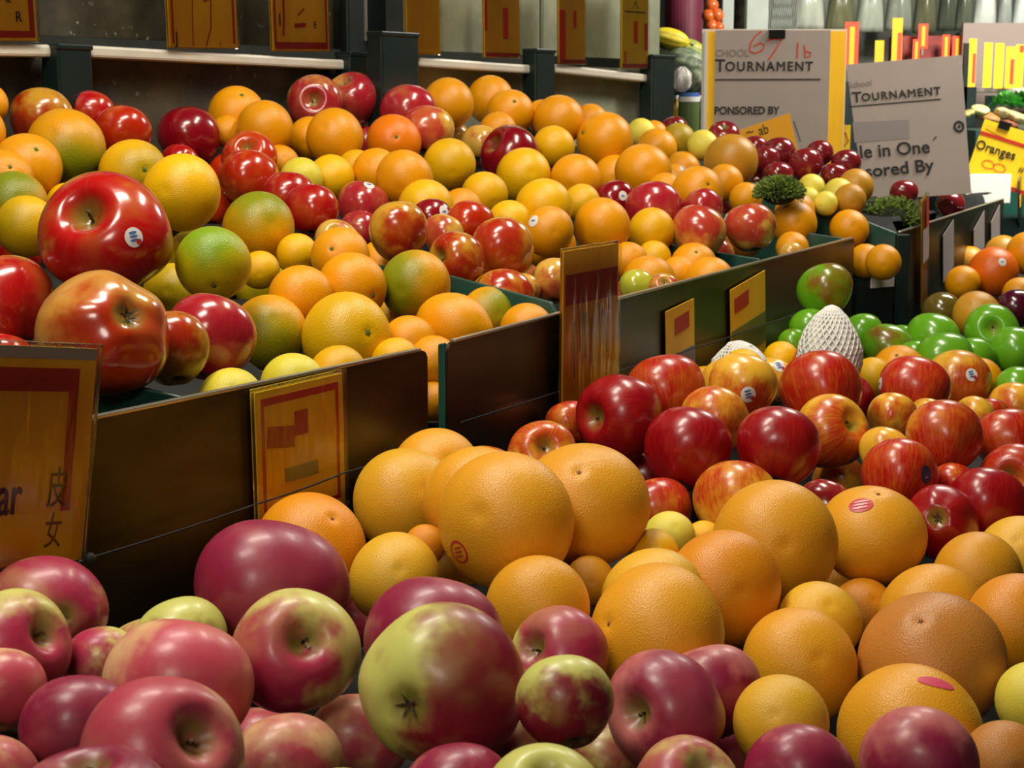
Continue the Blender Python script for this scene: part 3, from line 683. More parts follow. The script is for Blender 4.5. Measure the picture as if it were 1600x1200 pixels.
TABLE = """
U;citrus;or;-0.6990,2.1947,1.2483;0.0563;0.169,-0.218,0.772,0.572;0.03,-0.11,-0.27,-1.00;-;-;orange cut off by the picture edge beside the red and yellow apple
U;apple;jona;-0.6439,2.2551,1.2275;0.0912;0.976,-0.204,-0.030,0.069;-0.26,-0.46,-0.64,0.50;-;-;red and yellow apple behind the large greenish orange under the first green post
U;apple;red;-0.6007,2.3514,1.2338;0.0695;0.676,-0.179,0.115,0.706;-0.43,-0.19,-0.05,0.70;-;-;small red apple peeking between the greenish orange and the glossy red apple
U;apple;redo;-0.5465,2.3069,1.2075;0.0827;0.622,-0.073,0.194,0.755;-0.41,-0.20,-0.36,0.75;-;-;glossy orange-red apple between the greenish orange and the lone dark red apple
U;citrus;yg;-0.5929,2.1800,1.1905;0.1080;0.048,-0.190,-0.819,-0.538;-0.56,-0.83,0.03,0.55;-;-;large yellow orange with a green underside below the first green post
U;apple;deep;-0.4932,2.5059,1.1980;0.1006;0.905,-0.092,-0.210,-0.359;0.16,-0.15,-0.14,0.95;-;-;lone smooth dark red apple against the grey back panel
U;citrus;or;-0.4378,2.6182,1.2319;0.0937;0.540,0.066,0.379,-0.749;0.39,0.23,0.19,-1.00;s;-;golden orange at the back behind the apple with a green stem hollow
U;citrus;or;-0.4459,2.5665,1.2047;0.0520;0.518,-0.845,-0.129,0.025;-0.16,0.06,-0.48,-1.00;-;-;small orange squeezed behind the lone dark red apple
U;citrus;or;-0.3838,2.5529,1.2089;0.0925;0.811,-0.444,0.305,0.228;-0.00,-0.05,-0.06,-1.00;-;-;golden orange in the back row left of the twin apples
U;citrus;yo;-0.5009,2.1626,1.1583;0.0931;0.173,0.480,-0.447,0.734;-0.24,0.00,0.66,0.35;s;-;yellow orange with a long green scar tucked behind the bright yellow orange
U;apple;red;-0.4943,2.4372,1.1618;0.0571;0.430,-0.135,0.164,0.878;-0.00,0.00,-0.00,0.80;-;-;red apple mostly hidden above the bright yellow orange
U;citrus;ye;-0.3951,1.9532,1.1436;0.0957;0.636,-0.747,-0.025,-0.191;0.00,0.88,-0.48,0.25;-;-;large bright yellow orange above the stickered red apple
U;citrus;or;-0.6189,2.0881,1.1679;0.0914;0.866,0.415,0.196,0.197;-0.20,-0.12,0.43,-1.00;s;-;deep orange citrus at the edge behind the yellow-green ones
U;citrus;or;-0.6225,2.0081,1.1586;0.0723;0.485,0.044,0.528,-0.696;0.37,0.13,0.33,-1.00;s;-;orange with a dark button beside the picture edge
U;citrus;yg;-0.5936,1.9440,1.1312;0.0809;0.314,-0.071,-0.792,-0.519;0.64,0.22,-0.72,0.40;-;-;yellow-green orange at the picture edge above the big red apple
U;citrus;yo;-0.5604,1.8792,1.1087;0.0739;0.455,-0.697,0.066,0.550;-0.58,0.35,-0.34,0.20;-;-;yellow orange touching the stem side of the stickered apple
U;citrus;ye;-0.5657,2.0708,1.1235;0.0536;0.568,-0.246,-0.602,-0.506;0.01,-0.04,-0.30,-1.00;-;-;small yellow orange showing over the stem hollow of the stickered apple
U;apple;bigred;-0.4196,1.6859,1.1126;0.1434;0.808,0.381,-0.300,0.336;-0.11,-0.64,0.22,0.82;s;blue,0.58,-0.81,0.06;large red apple with an oval white sticker and green stem hollow
U;apple;bigjona;-0.3478,1.3765,1.0557;0.1172;0.111,-0.684,0.498,0.521;0.83,-0.29,-0.45,0.62;c;-;large orange-red apple with a dark blossom end in front of the stickered apple
U;apple;bigred;-0.5236,1.6539,1.0444;0.1155;0.762,-0.031,-0.291,-0.578;0.34,0.04,-0.32,0.80;-;-;large red apple cut by the picture edge above the pear sign
U;apple;bigred;-0.5037,1.5774,0.9982;0.0705;0.809,-0.212,-0.050,-0.546;0.34,0.01,-0.18,0.95;-;-;dark red apple mostly hidden behind the top of the pear sign
U;apple;jona;-0.3091,1.4579,1.0296;0.0732;0.930,-0.268,-0.061,0.244;-0.30,-0.62,0.12,0.40;-;-;brownish green apple wedged between the two large blushing apples
U;apple;redp;-0.2878,1.5350,1.0284;0.0892;0.518,-0.032,0.237,0.821;-0.37,0.04,-0.00,0.70;-;-;pinkish red apple beside the green-yellow orange above the front divider
U;citrus;gy;-0.3174,1.7210,1.0812;0.0829;0.033,0.218,-0.850,0.478;0.50,-0.87,-0.05,0.32;s;-;round orange with a green top and dark button beside the stickered apple
U;citrus;yg;-0.3342,2.1450,1.0870;0.0988;0.556,-0.376,-0.673,-0.311;0.85,-0.14,-0.51,0.30;-;-;orange with a green cap below the back row next to the bright red apple
U;citrus;ye;-0.3196,2.0524,1.0406;0.0519;0.531,-0.388,-0.543,-0.523;0.18,-0.15,-0.42,-1.00;-;-;small yellow orange between the green-topped orange and the pile behind
U;citrus;yg;-0.2702,1.7873,0.9978;0.0882;0.010,-0.304,0.806,0.507;0.29,-0.42,-0.40,0.50;-;-;dull greenish orange beside the pinkish red apple at the bin front
U;citrus;or;-0.2421,1.8509,1.0295;0.0778;0.686,-0.190,-0.530,-0.460;0.50,-0.09,-0.30,-1.00;-;-;plain orange behind the big yellow orange near the bin corner
U;citrus;ye;-0.1831,1.7760,0.9944;0.1032;0.365,-0.096,0.617,-0.691;0.25,-0.59,0.51,0.18;s;-;big yellow orange with a grey scar streak at the bin front corner
U;citrus;pale;-0.2580,1.4630,0.9808;0.0633;0.391,-0.861,0.219,0.240;-0.08,0.00,-0.64,0.50;-;-;pale yellow citrus just behind the metal rim at the divider
U;citrus;pale;-0.2103,1.5366,0.9823;0.0652;0.524,-0.060,-0.630,-0.570;0.90,-0.10,-0.15,0.30;-;-;pale shiny yellow citrus at the rim above the clipped yellow card
U;citrus;yo;-0.1726,1.5883,0.9842;0.0597;0.713,-0.684,-0.152,0.027;0.18,-0.03,-0.54,-1.00;-;-;orange below the big scarred yellow orange at the metal rim
U;apple;fuji;-0.2371,2.2035,1.0635;0.0643;0.617,0.356,-0.296,0.636;-0.00,-0.00,0.00,0.40;s;-;yellow and red apple top showing over the brown-topped orange
U;citrus;or;-0.2092,1.9774,1.0639;0.0765;0.823,0.518,-0.201,0.121;0.38,-0.14,0.49,-1.00;s;-;orange with a brownish top under the half-yellow apple
U;citrus;or;-0.1887,1.9064,1.0351;0.0861;0.127,-0.419,0.638,-0.633;0.66,-0.03,0.19,-1.00;s;-;orange with a dark navel spot pointing toward the divider
U;citrus;ye;-0.2788,2.1032,1.0570;0.0548;0.716,-0.545,-0.088,0.427;-0.33,-0.48,-0.39,-1.00;-;-;narrow yellow orange beside the green-capped orange
U;citrus;yg;-0.1166,1.9512,1.0323;0.0888;0.623,-0.412,0.558,0.362;-0.34,0.44,-0.83,0.40;-;-;round orange with a green cheek sitting over the second divider
U;navel;or;-0.0683,1.8669,0.9955;0.0772;0.652,0.393,0.645,0.070;-0.23,-0.21,0.31,-1.00;s;-;elongated navel orange with a green button lying at the rounded bin corner
U;citrus;yg;-0.0285,1.9921,0.9912;0.0744;0.651,-0.709,-0.272,0.013;0.49,-0.09,-0.86,0.30;-;-;yellow orange with a greenish side against the second divider
U;citrus;or;0.0178,1.9416,0.9791;0.0680;0.351,-0.069,0.707,0.610;-0.11,0.35,-0.69,-1.00;-;-;orange at the rim just before the leaning plastic card
U;citrus;or;-0.1159,1.8186,0.9817;0.0652;0.646,-0.755,-0.107,-0.039;0.19,-0.03,-0.47,-1.00;-;-;orange under the green-cheeked orange in the gap between bins
U;citrus;or;-0.0890,1.7974,0.9630;0.0631;0.735,-0.536,0.391,0.141;0.11,-0.18,-0.24,-1.00;-;-;orange filling the gap between the two metal bin fronts
U;citrus;yo;-0.1266,1.7428,0.9717;0.0556;0.465,-0.801,-0.197,-0.321;0.18,0.42,-0.35,-1.00;-;-;orange half hidden behind the big scarred yellow orange
U;citrus;or;-0.0880,1.7701,0.9228;0.0468;0.331,-0.456,0.410,0.717;-0.04,0.25,-0.29,-1.00;-;-;orange lowest in the gap between the two metal bin fronts
U;apple;red;-0.2764,2.2485,1.1029;0.0812;0.882,-0.222,0.084,0.407;-0.18,-0.31,-0.07,0.85;-;-;bright red apple below the green-capped orange row
U;apple;red;-0.3160,2.3155,1.1176;0.0799;0.715,-0.151,-0.110,-0.673;0.00,0.00,-0.00,0.90;-;-;dark red apple half hidden behind the bright red apple
U;apple;redp;-0.2188,2.3923,1.1001;0.0808;0.980,-0.153,0.116,-0.052;0.11,-0.27,-0.02,0.80;-;white,0.29,-0.48,0.83;pinkish red apple with a white sticker on top beside the streaked apple
U;apple;redp;-0.2173,2.3295,1.0675;0.0642;0.418,-0.057,0.253,0.871;-0.00,0.00,-0.00,0.85;-;-;pink red apple under the white-stickered one
U;apple;jona;-0.1453,2.0731,1.0876;0.0824;0.253,0.012,-0.195,-0.947;0.05,0.48,-0.43,0.50;-;-;orange and green apple with a bright light streak
U;apple;fuji;-0.0939,2.2073,1.0727;0.0591;0.939,-0.208,0.164,0.219;-0.45,-0.30,-0.53,0.35;-;-;yellow apple between the streaked apple and the red pair
U;apple;deep;-0.1140,2.3006,1.0851;0.0651;0.213,0.042,-0.217,-0.952;0.00,0.00,-0.00,0.90;-;white,0.61,-0.64,0.46;dark red apple with a sticker showing over the yellow apple
U;apple;redo;-0.0587,2.2618,1.0808;0.0747;0.077,0.119,0.227,0.964;-0.10,0.23,-0.07,0.80;-;-;orange-red apple behind the half-green apple
U;apple;jona;-0.0111,2.1609,1.0577;0.0886;0.178,-0.077,0.252,0.948;0.14,0.58,-0.29,0.60;-;-;red apple with a yellow-green side above the second divider
U;apple;jona;-0.0697,2.0773,1.0512;0.0779;0.027,0.493,0.420,-0.762;-0.20,0.39,0.17,0.60;s;-;brownish red apple with a green stem side resting on the second divider
U;apple;jona;-0.0098,2.0646,1.0032;0.0802;0.747,-0.224,0.137,0.611;-0.22,-0.10,-0.10,0.60;-;-;orange-red apple low behind the second divider
U;apple;fuji;0.0582,2.1613,1.0149;0.0667;0.129,0.005,0.238,0.963;-0.19,0.38,-0.51,0.30;-;-;pale peach apple behind the leaning plastic card
U;apple;fuji;0.0135,2.1253,1.0036;0.0522;0.294,-0.035,-0.286,-0.911;0.24,0.18,-0.21,0.50;-;-;small red apple with pale glints at the end of the second divider
U;citrus;or;0.0512,2.2834,1.0711;0.0746;0.605,-0.705,0.186,0.319;-0.19,0.02,-0.35,-1.00;-;white,-0.61,-0.63,0.48;orange with a small white sticker beside the half-green apple
U;citrus;or;0.1401,2.5249,1.0601;0.0924;0.546,-0.483,-0.254,-0.636;0.08,0.02,-0.55,-1.00;-;-;large smooth orange behind the top of the leaning card
U;citrus;yo;0.2246,2.6177,1.0459;0.0783;0.191,0.037,-0.695,-0.692;0.16,0.29,-0.52,-1.00;-;-;dull yellow orange beside the red and peach apple pair
U;apple;fuji;0.3001,2.6197,1.0448;0.0938;0.834,-0.116,0.200,0.501;-0.84,-0.13,0.35,0.50;-;-;red-shouldered peach apple at the third divider next to its twin
U;apple;fuji;0.3919,2.6773,1.0466;0.0885;0.956,-0.183,-0.069,0.218;-0.41,-0.51,0.24,0.55;-;white,-0.93,0.01,0.36;red and peach apple at the third divider farther from the camera than its twin
U;apple;redp;0.2347,2.6911,1.0729;0.1015;0.084,-0.081,0.232,0.966;-0.10,0.34,-0.08,0.75;-;-;pinkish red apple lying behind the dull yellow orange
U;apple;redp;0.3153,2.6941,1.0770;0.0698;0.747,-0.212,0.172,0.607;-0.38,-0.04,-0.07,0.80;-;-;small pink red apple showing behind the peach pair
U;apple;deep;0.1721,2.7411,1.0889;0.0710;0.882,-0.160,-0.180,-0.406;0.09,-0.09,-0.04,0.90;-;white,0.39,-0.88,0.26;purplish red apple with a sticker behind the large smooth orange
U;citrus;or;0.1783,2.4814,1.0106;0.0627;0.158,-0.610,0.635,0.448;0.29,0.05,-0.23,-1.00;-;-;small orange behind the upper edge of the leaning card
U;citrus;or;0.2050,2.4203,0.9858;0.0824;0.327,-0.184,-0.619,-0.690;0.33,-0.15,-0.42,-1.00;-;-;orange at the rim beside the leaning card with the little green apple
U;citrus;ye;0.2238,2.5649,1.0066;0.0587;0.567,-0.804,-0.030,-0.178;-0.18,-0.25,-0.73,-1.00;-;-;small yellow orange below the dull yellow orange
U;citrus;or;0.2876,2.5635,0.9966;0.0749;0.413,0.191,-0.355,0.817;-0.32,0.04,0.43,-1.00;s;-;orange with a rough navel in front of the third divider
U;citrus;or;0.3026,2.4825,0.9790;0.0806;0.359,-0.386,-0.475,-0.704;0.31,0.51,-0.43,-1.00;-;-;orange at the rim where the third divider begins
U;citrus;or;0.2587,2.5162,0.9873;0.0577;0.715,-0.451,0.497,0.197;0.55,-0.42,-0.48,-1.00;-;-;orange between the two rim oranges before the third divider
U;apple;ygap;0.1795,2.3247,0.9888;0.0534;0.830,-0.231,-0.173,-0.478;0.00,-0.00,-0.00,0.10;-;-;yellow-green apple at the rim next to the leaning card
U;apple;fuji;0.2152,2.2929,0.9906;0.0454;0.520,0.274,-0.358,0.725;-0.15,0.08,0.19,0.50;s;-;tiny red-green apple with a stem at the rim
U;apple;red;0.1653,2.3703,0.9686;0.0526;0.826,-0.155,-0.235,-0.488;0.00,-0.00,-0.00,0.70;-;-;red apple at the rim hidden by the leaning card
U;citrus;or;0.1049,2.3289,1.0216;0.0552;0.555,-0.761,-0.336,0.002;-0.56,0.21,-0.33,-1.00;-;-;orange showing through behind the leaning card
U;apple;redp;-0.3330,2.7838,1.2479;0.0995;0.214,0.133,0.618,-0.745;0.07,0.49,0.50,0.62;s;-;purplish apple with a green stem hollow, front one of the back pair
U;apple;redp;-0.2809,2.8707,1.2533;0.1026;0.731,0.269,0.054,-0.625;0.64,0.11,-0.04,0.70;s;-;red apple with a yellow shoulder, rear one of the back pair
U;apple;redp;-0.1804,2.8471,1.2304;0.1063;0.160,0.016,0.233,0.959;-0.26,0.39,-0.05,0.75;-;-;plain pink red apple under the double green post
U;apple;fuji;-0.1420,2.7624,1.2034;0.0904;0.862,-0.234,-0.018,-0.450;0.27,-0.75,-0.20,0.55;-;-;pink apple fading to yellow in front of the plain pink red one
U;citrus;or;-0.1133,2.9181,1.2478;0.0952;0.508,-0.585,0.617,0.139;0.10,-0.18,-0.54,-1.00;-;-;orange at the back beside the plain pink red apple
U;citrus;or;-0.0411,3.1150,1.2548;0.0943;0.152,-0.496,-0.661,-0.542;-0.10,0.05,-0.18,-1.00;-;-;orange highest of the heap against the back panel
U;citrus;or;-0.0036,3.0521,1.2313;0.0914;0.428,0.339,-0.364,0.755;-0.21,-0.16,0.70,-1.00;s;-;orange with a small navel just below the highest orange
U;citrus;or;0.0866,3.0476,1.2173;0.0984;0.514,-0.844,0.141,0.060;0.05,0.07,-0.17,-1.00;-;-;orange below the narrow green post in the back row
U;citrus;or;0.1706,3.0177,1.1804;0.1106;0.269,-0.386,-0.441,0.764;-0.27,0.09,0.12,-1.00;s;-;big orange with a dark stem spot at the far end of the back row
U;citrus;yo;0.0739,2.9157,1.1727;0.0774;0.490,-0.870,-0.008,-0.056;0.32,0.48,-0.40,-1.00;-;-;yellowish orange behind the dark red apple and the big orange
U;citrus;or;-0.2798,2.5913,1.1953;0.0960;0.534,-0.831,0.080,-0.130;0.35,0.11,-0.34,-1.00;-;-;orange in front of the purplish back apple
U;citrus;or;-0.3267,2.6523,1.1930;0.0724;0.151,-0.038,0.614,0.774;-0.14,0.23,-0.36,-1.00;-;-;orange behind the one in front of the purplish apple
U;citrus;oo;-0.1941,2.6905,1.1859;0.0934;0.036,0.137,-0.608,0.781;0.01,0.00,0.28,-1.00;s;-;deep orange citrus with a navel facing the camera
U;citrus;ye;-0.1017,2.6549,1.1508;0.0882;0.404,-0.382,0.462,0.691;-0.66,-0.03,-0.51,0.20;-;-;lemon-yellow orange in front of the pink and yellow apple
U;apple;deep;-0.0022,2.8626,1.1564;0.1140;0.068,-0.378,-0.314,0.868;-0.13,0.24,0.09,0.80;s;-;dark red apple with a green hollow among the back oranges
U;apple;fuji;-0.0571,2.9273,1.1780;0.0708;0.702,-0.227,-0.057,-0.672;0.24,0.06,-0.08,0.25;-;-;pale greenish apple touching the dark red one
U;citrus;or;-0.0256,2.9847,1.1985;0.0721;0.277,-0.354,0.535,0.716;0.33,0.24,-0.55,-1.00;-;-;orange mostly hidden over the dark red apple
U;citrus;ye;0.0195,2.7691,1.1283;0.0964;0.543,-0.479,-0.595,-0.349;-0.07,-0.17,-0.27,-1.00;-;-;yellow orange in front of the dark red back apple
U;citrus;or;0.1082,2.7642,1.1221;0.0898;0.533,-0.268,0.560,0.575;-0.42,0.23,-0.52,-1.00;-;-;orange under the big orange with the stem spot
U;citrus;or;0.2315,2.8862,1.1287;0.1039;0.302,-0.237,-0.712,-0.588;-0.02,-0.06,-0.24,-1.00;-;-;orange with a soft ridge in front of the big back orange
U;citrus;or;0.3047,3.4548,1.1530;0.0890;0.120,-0.169,0.708,0.675;0.15,0.42,-0.57,-1.00;-;-;orange behind the ridged orange
U;citrus;or;0.3505,3.3570,1.1155;0.0748;0.015,-0.302,-0.710,-0.636;-0.42,0.07,-0.43,-1.00;-;-;small orange to the far side of the ridged orange
U;citrus;or;0.3264,3.2953,1.0975;0.0645;0.373,-0.566,-0.636,-0.369;0.06,0.15,-0.74,-1.00;-;blue,0.62,-0.43,0.65;small orange with a blue speck sticker
U;pear;oliv;0.3570,3.5207,1.1661;0.0796;0.072,-0.046,0.870,0.485;0.06,-0.28,-0.27,-1.00;-;-;olive yellow fruit at the end of the back row
U;citrus;pale;0.3934,3.3840,1.1629;0.0660;0.514,-0.595,0.572,0.233;0.33,0.11,-0.39,-1.00;-;-;pale yellow fruit between the olive one and the brownish one
U;citrus;brn;0.4407,3.2976,1.1332;0.1134;0.645,-0.440,0.342,0.522;-0.06,0.06,-0.37,-1.00;-;-;large brownish yellow fruit before the dark red apples
U;citrus;or;0.4193,3.2155,1.0949;0.0756;0.810,-0.508,-0.270,-0.111;-0.02,-0.12,-0.35,-1.00;-;-;orange just below the brownish yellow fruit
U;citrus;or;0.3144,2.7654,1.0994;0.0932;0.735,0.370,0.406,-0.396;0.09,-0.45,0.31,-1.00;s;-;orange with a navel above the peach apple pair
U;citrus;or;0.4527,3.1612,1.0655;0.0670;0.242,-0.351,0.452,0.784;-0.01,0.39,-0.25,-1.00;-;-;orange beside the dark moss clump
U;citrus;pale;0.2767,3.5155,1.1866;0.0630;0.193,-0.180,-0.485,-0.834;0.01,0.03,-0.06,-1.00;-;-;pale fruit peeping behind the big back orange
U;citrus;or;0.3084,3.5661,1.1843;0.0584;0.404,-0.340,0.761,0.377;0.27,-0.01,-0.51,-1.00;-;-;small orange peeping at the end of the back row
U;apple;redo;-0.3917,2.4452,1.1653;0.0860;0.792,0.402,0.222,-0.402;0.39,-0.19,0.28,0.70;s;-;red apple with a green stem hollow and leaf bit below the golden oranges
U;apple;redo;-0.3802,2.3630,1.1415;0.0897;0.875,-0.201,-0.141,-0.418;0.26,-0.08,-0.10,0.60;-;-;orange-red apple resting under the green-hollowed apple
U;citrus;or;-0.3546,2.5065,1.1573;0.0607;0.561,-0.779,-0.278,0.044;0.04,0.08,-0.55,-1.00;-;-;orange behind the two stacked orange-red apples
U;citrus;or;-0.1604,2.4383,1.1371;0.0907;0.785,-0.589,-0.083,-0.174;0.06,-0.05,-0.14,-1.00;-;-;orange in front of the deep orange navel
U;citrus;or;-0.2073,2.4997,1.1450;0.0763;0.485,-0.563,0.622,0.245;0.11,-0.31,-0.37,-1.00;-;-;orange beside and behind the one under the deep orange navel
U;citrus;ye;-0.2729,2.4726,1.1384;0.0716;0.419,-0.756,0.407,0.297;0.10,0.29,-0.42,-1.00;-;-;yellow orange behind the pale greenish fruit
U;citrus;pale;-0.3113,2.4171,1.1381;0.0662;0.774,-0.501,0.330,0.202;0.02,-0.27,-0.24,0.60;-;-;pale greenish yellow fruit with a grey glint above the bright red apple
U;citrus;ye;-0.0436,2.5858,1.1061;0.0771;0.385,-0.466,0.363,0.709;-0.35,0.51,-0.32,-1.00;-;-;yellow orange below the lemon-yellow one
U;citrus;ye;-0.1257,2.3709,1.0986;0.0856;0.220,-0.432,0.471,0.737;-0.23,0.25,-0.43,-1.00;-;-;yellow orange above the yellow and red apples
U;citrus;yo;0.0483,2.4597,1.0949;0.0888;0.244,-0.343,-0.484,-0.767;-0.16,0.13,-0.51,-1.00;-;-;yellow orange behind the stickered orange
U;citrus;yo;0.1140,2.6650,1.0893;0.0627;0.373,-0.560,-0.670,-0.314;-0.16,0.03,-0.33,-1.00;-;-;small yellow orange between the stickered orange and the large smooth one
U;citrus;or;-0.0784,2.5265,1.0877;0.0675;0.594,-0.460,-0.578,-0.319;0.09,-0.08,-0.43,-1.00;-;-;orange behind the orange-red apple
U;citrus;ye;-0.0038,2.4069,1.0765;0.0663;0.619,-0.733,0.272,-0.071;0.14,-0.12,-0.38,-1.00;-;-;yellow orange behind the half-green apple
U;citrus;or;0.1852,2.9572,1.1177;0.0810;0.045,-0.138,-0.687,-0.712;-0.11,0.03,-0.32,-1.00;-;-;orange between the ridged orange and the one under the big orange
U;citrus;or;0.2655,2.8222,1.0974;0.0686;0.260,-0.292,-0.462,-0.796;0.04,0.14,-0.21,-1.00;-;-;orange behind the pinkish red apple
U;citrus;yo;-0.2434,2.5516,1.1497;0.0599;0.469,-0.516,-0.562,-0.444;-0.01,0.00,-0.06,-1.00;-;-;yellow orange far behind the pinkish stickered apple
U;citrus;or;0.5483,3.3655,1.0391;0.0608;0.497,-0.223,0.747,0.382;0.04,-0.17,-0.23,-1.00;-;-;small orange at the foot of the moss clump
F;apple;plum;0.3553,3.6061,1.1905;0.0674;0.896,-0.163,0.191,0.367;-0.26,-0.24,-0.45,-1.00;-;-;dark red apple alone against the narrow end post
F;apple;plum;0.4420,3.4262,1.1803;0.0694;0.597,0.251,0.236,-0.725;0.25,-0.11,0.46,-1.00;s;-;dark red apple with a deep dimple under the first tournament sign
F;apple;plum;0.5264,3.5499,1.1517;0.0610;0.093,0.077,0.206,0.971;0.08,0.36,-0.29,-1.00;-;-;dark red apple beside the brownish yellow fruit
F;apple;plum;0.5322,3.4396,1.1308;0.0645;0.782,-0.125,-0.143,-0.593;0.58,-0.13,0.06,-1.00;-;-;dark red apple below the yellow scrawled card
F;apple;plum;0.5709,3.4980,1.1423;0.0792;0.113,0.015,-0.223,-0.968;0.01,0.41,-0.27,-1.00;-;-;dark red apple with a bright glint on the yellow scrawled card
F;apple;plum;0.6172,3.4401,1.1202;0.0780;0.848,-0.139,-0.181,-0.478;0.48,-0.28,0.02,-1.00;-;-;largest dark red apple in front of the first tournament sign
F;apple;plum;0.6560,3.4930,1.1425;0.0627;0.880,-0.223,0.122,0.402;-0.38,-0.49,-0.09,-1.00;-;-;dark red apple with a white glint at the corner of the first tournament sign
F;apple;plum;0.5511,3.3848,1.0999;0.0689;0.040,-0.019,-0.181,-0.982;-0.20,0.56,-0.42,-1.00;-;-;dark red apple on top of the first moss clump
F;apple;plum;0.6713,3.4035,1.0991;0.0613;0.381,0.013,0.188,0.905;-0.14,0.50,-0.04,-1.00;-;-;dark red apple just behind the yellow fruit by the second sign
F;apple;plum;0.7047,3.4538,1.1210;0.0675;0.918,-0.259,-0.028,-0.299;0.05,-0.36,-0.51,-1.00;-;-;dark red apple hiding the first letters of the second tournament sign
F;apple;plum;0.8461,3.5264,1.0566;0.0636;0.953,-0.254,-0.028,-0.162;0.04,-0.15,-0.09,-1.00;-;-;dark red apple below the words sored By
F;apple;plum;1.0356,3.8513,1.0102;0.0726;0.301,-0.060,-0.258,-0.916;0.15,0.18,-0.13,-1.00;-;-;dark red apple alone on the rim of the mirrored far bin
F;citrus;brn;0.7021,3.3369,1.0800;0.0758;0.600,-0.641,-0.107,-0.467;-0.16,0.04,-0.69,-1.00;-;-;brownish yellow fruit below the second tournament sign
F;citrus;pale;0.6203,3.3825,1.0750;0.0610;0.242,-0.341,-0.425,-0.803;0.53,0.12,-0.48,-1.00;-;-;pale yellow fruit between the first moss clump and the dark red apples
F;citrus;pale;0.6570,3.2856,1.0698;0.0644;0.333,-0.226,-0.782,-0.476;-0.03,-0.15,-0.26,-1.00;-;-;pale yellow fruit in front of the brownish yellow one
F;citrus;pale;0.6042,3.3333,1.0541;0.0523;0.521,-0.706,-0.252,-0.407;-0.28,-0.01,-0.57,-1.00;-;-;pale yellow fruit next to the first moss clump
F;citrus;brn;0.6677,3.2231,1.0606;0.0658;0.125,-0.051,-0.645,-0.753;0.03,0.02,-0.12,-1.00;-;-;brownish pale fruit at the green divider behind the far oranges
F;citrus;pale;0.6152,3.1987,1.0546;0.0502;0.778,-0.489,0.394,0.033;0.19,-0.16,-0.34,-1.00;-;-;pale yellow fruit in the crook of the far green divider
U;citrus;or;0.5381,3.1023,1.0228;0.0915;0.662,-0.749,-0.017,0.001;0.03,0.08,-0.39,-1.00;-;-;bright orange in the far corner of the metal bin
U;citrus;or;0.5530,3.1852,1.0392;0.0826;0.059,-0.090,0.845,0.523;-0.09,-0.44,-0.49,-1.00;-;-;orange directly behind the bright far corner orange
U;citrus;or;0.5249,3.0392,0.9808;0.0647;0.540,-0.556,-0.571,-0.270;-0.09,-0.09,-0.17,-1.00;-;-;orange under the bright far corner orange
U;apple;fuji;0.5134,2.9836,0.9727;0.0518;0.080,0.082,-0.225,-0.968;0.00,0.00,-0.00,0.30;-;-;pale apple with a white glint at the far rim
U;citrus;or;0.6589,3.1772,1.0061;0.0800;0.205,-0.314,0.736,0.563;0.08,-0.27,-0.56,-1.00;-;-;orange sitting over the end corner of the metal bin
U;citrus;ye;0.8461,4.3157,0.9085;0.0748;0.666,-0.722,-0.188,-0.024;-0.05,-0.03,-0.27,-1.00;-;-;yellow orange at the far rim corner
K;citrus;or;0.6747,3.0956,0.9513;0.0685;0.124,-0.120,-0.756,-0.631;0.02,-0.06,-0.22,-1.00;-;-;orange in the dark gap past the metal bin end
K;citrus;or;0.6942,3.0307,0.9552;0.0694;0.252,-0.336,-0.561,-0.713;0.09,0.36,-0.49,-1.00;-;-;orange with a white glint in the dark gap before the green post
M;apple;mac;-0.3461,1.1592,0.8762;0.0941;0.289,0.064,-0.759,-0.581;0.20,0.36,-0.52,0.75;c;-;pink red apple with its blossom end showing under the pear sign
M;apple;mac;-0.3327,1.0361,0.8920;0.0810;0.491,0.510,0.115,0.697;-0.51,-0.27,0.74,0.50;s;-;half yellow half red apple with a stem at the picture edge
M;apple;macp;-0.3209,0.9674,0.8881;0.0608;0.827,-0.348,0.162,0.410;0.07,-0.66,-0.37,0.50;-;-;peach pink apple cut by the picture edge under the half yellow one
M;apple;mac;-0.2833,1.0740,0.8696;0.0531;0.644,-0.158,-0.316,-0.679;0.81,-0.17,0.07,0.40;-;-;small yellow and red apple behind the big patched apple
M;apple;macp;-0.2149,0.9960,0.8800;0.1013;0.947,-0.308,0.085,0.029;0.45,-0.51,-0.18,0.60;-;-;big rosy apple with a pale yellow patch below the yellow-topped one
M;apple;macy;-0.2370,1.1142,0.8688;0.0715;0.918,-0.267,-0.241,-0.168;-0.02,-0.34,-0.94,0.30;-;-;yellow-green apple top rising behind the big rosy apple
M;apple;macd;-0.1830,1.1931,0.8836;0.1249;0.589,-0.165,0.294,0.734;-0.47,-0.03,-0.01,0.80;-;-;big purplish pink apple below the clipped yellow card
M;apple;mac;-0.1491,1.0677,0.8783;0.0915;0.714,0.486,-0.114,0.491;-0.79,0.25,0.44,0.55;s;-;red and yellow apple with its stem hollow facing the camera
M;apple;macd;-0.0531,1.0577,0.8872;0.1053;0.729,-0.301,-0.105,-0.606;0.39,-0.13,0.00,0.85;-;-;big dark pink apple behind the half green apple
M;apple;macy;-0.0434,0.9539,0.8957;0.1073;0.686,-0.631,0.358,0.057;0.80,-0.59,0.10,0.66;c;-;large apple half yellow-green and half dark red, in the middle front
M;apple;mac;0.0367,1.1724,0.8378;0.0802;0.314,-0.272,-0.467,0.780;-0.56,-0.22,0.24,0.75;s;-;pink red apple with a stem hollow touching the green-stemmed grapefruit
M;apple;macy;0.0310,0.9134,0.9004;0.0628;0.802,-0.262,-0.286,-0.454;0.14,-0.23,-0.96,0.50;-;-;yellow-green topped apple beside the half green half red one
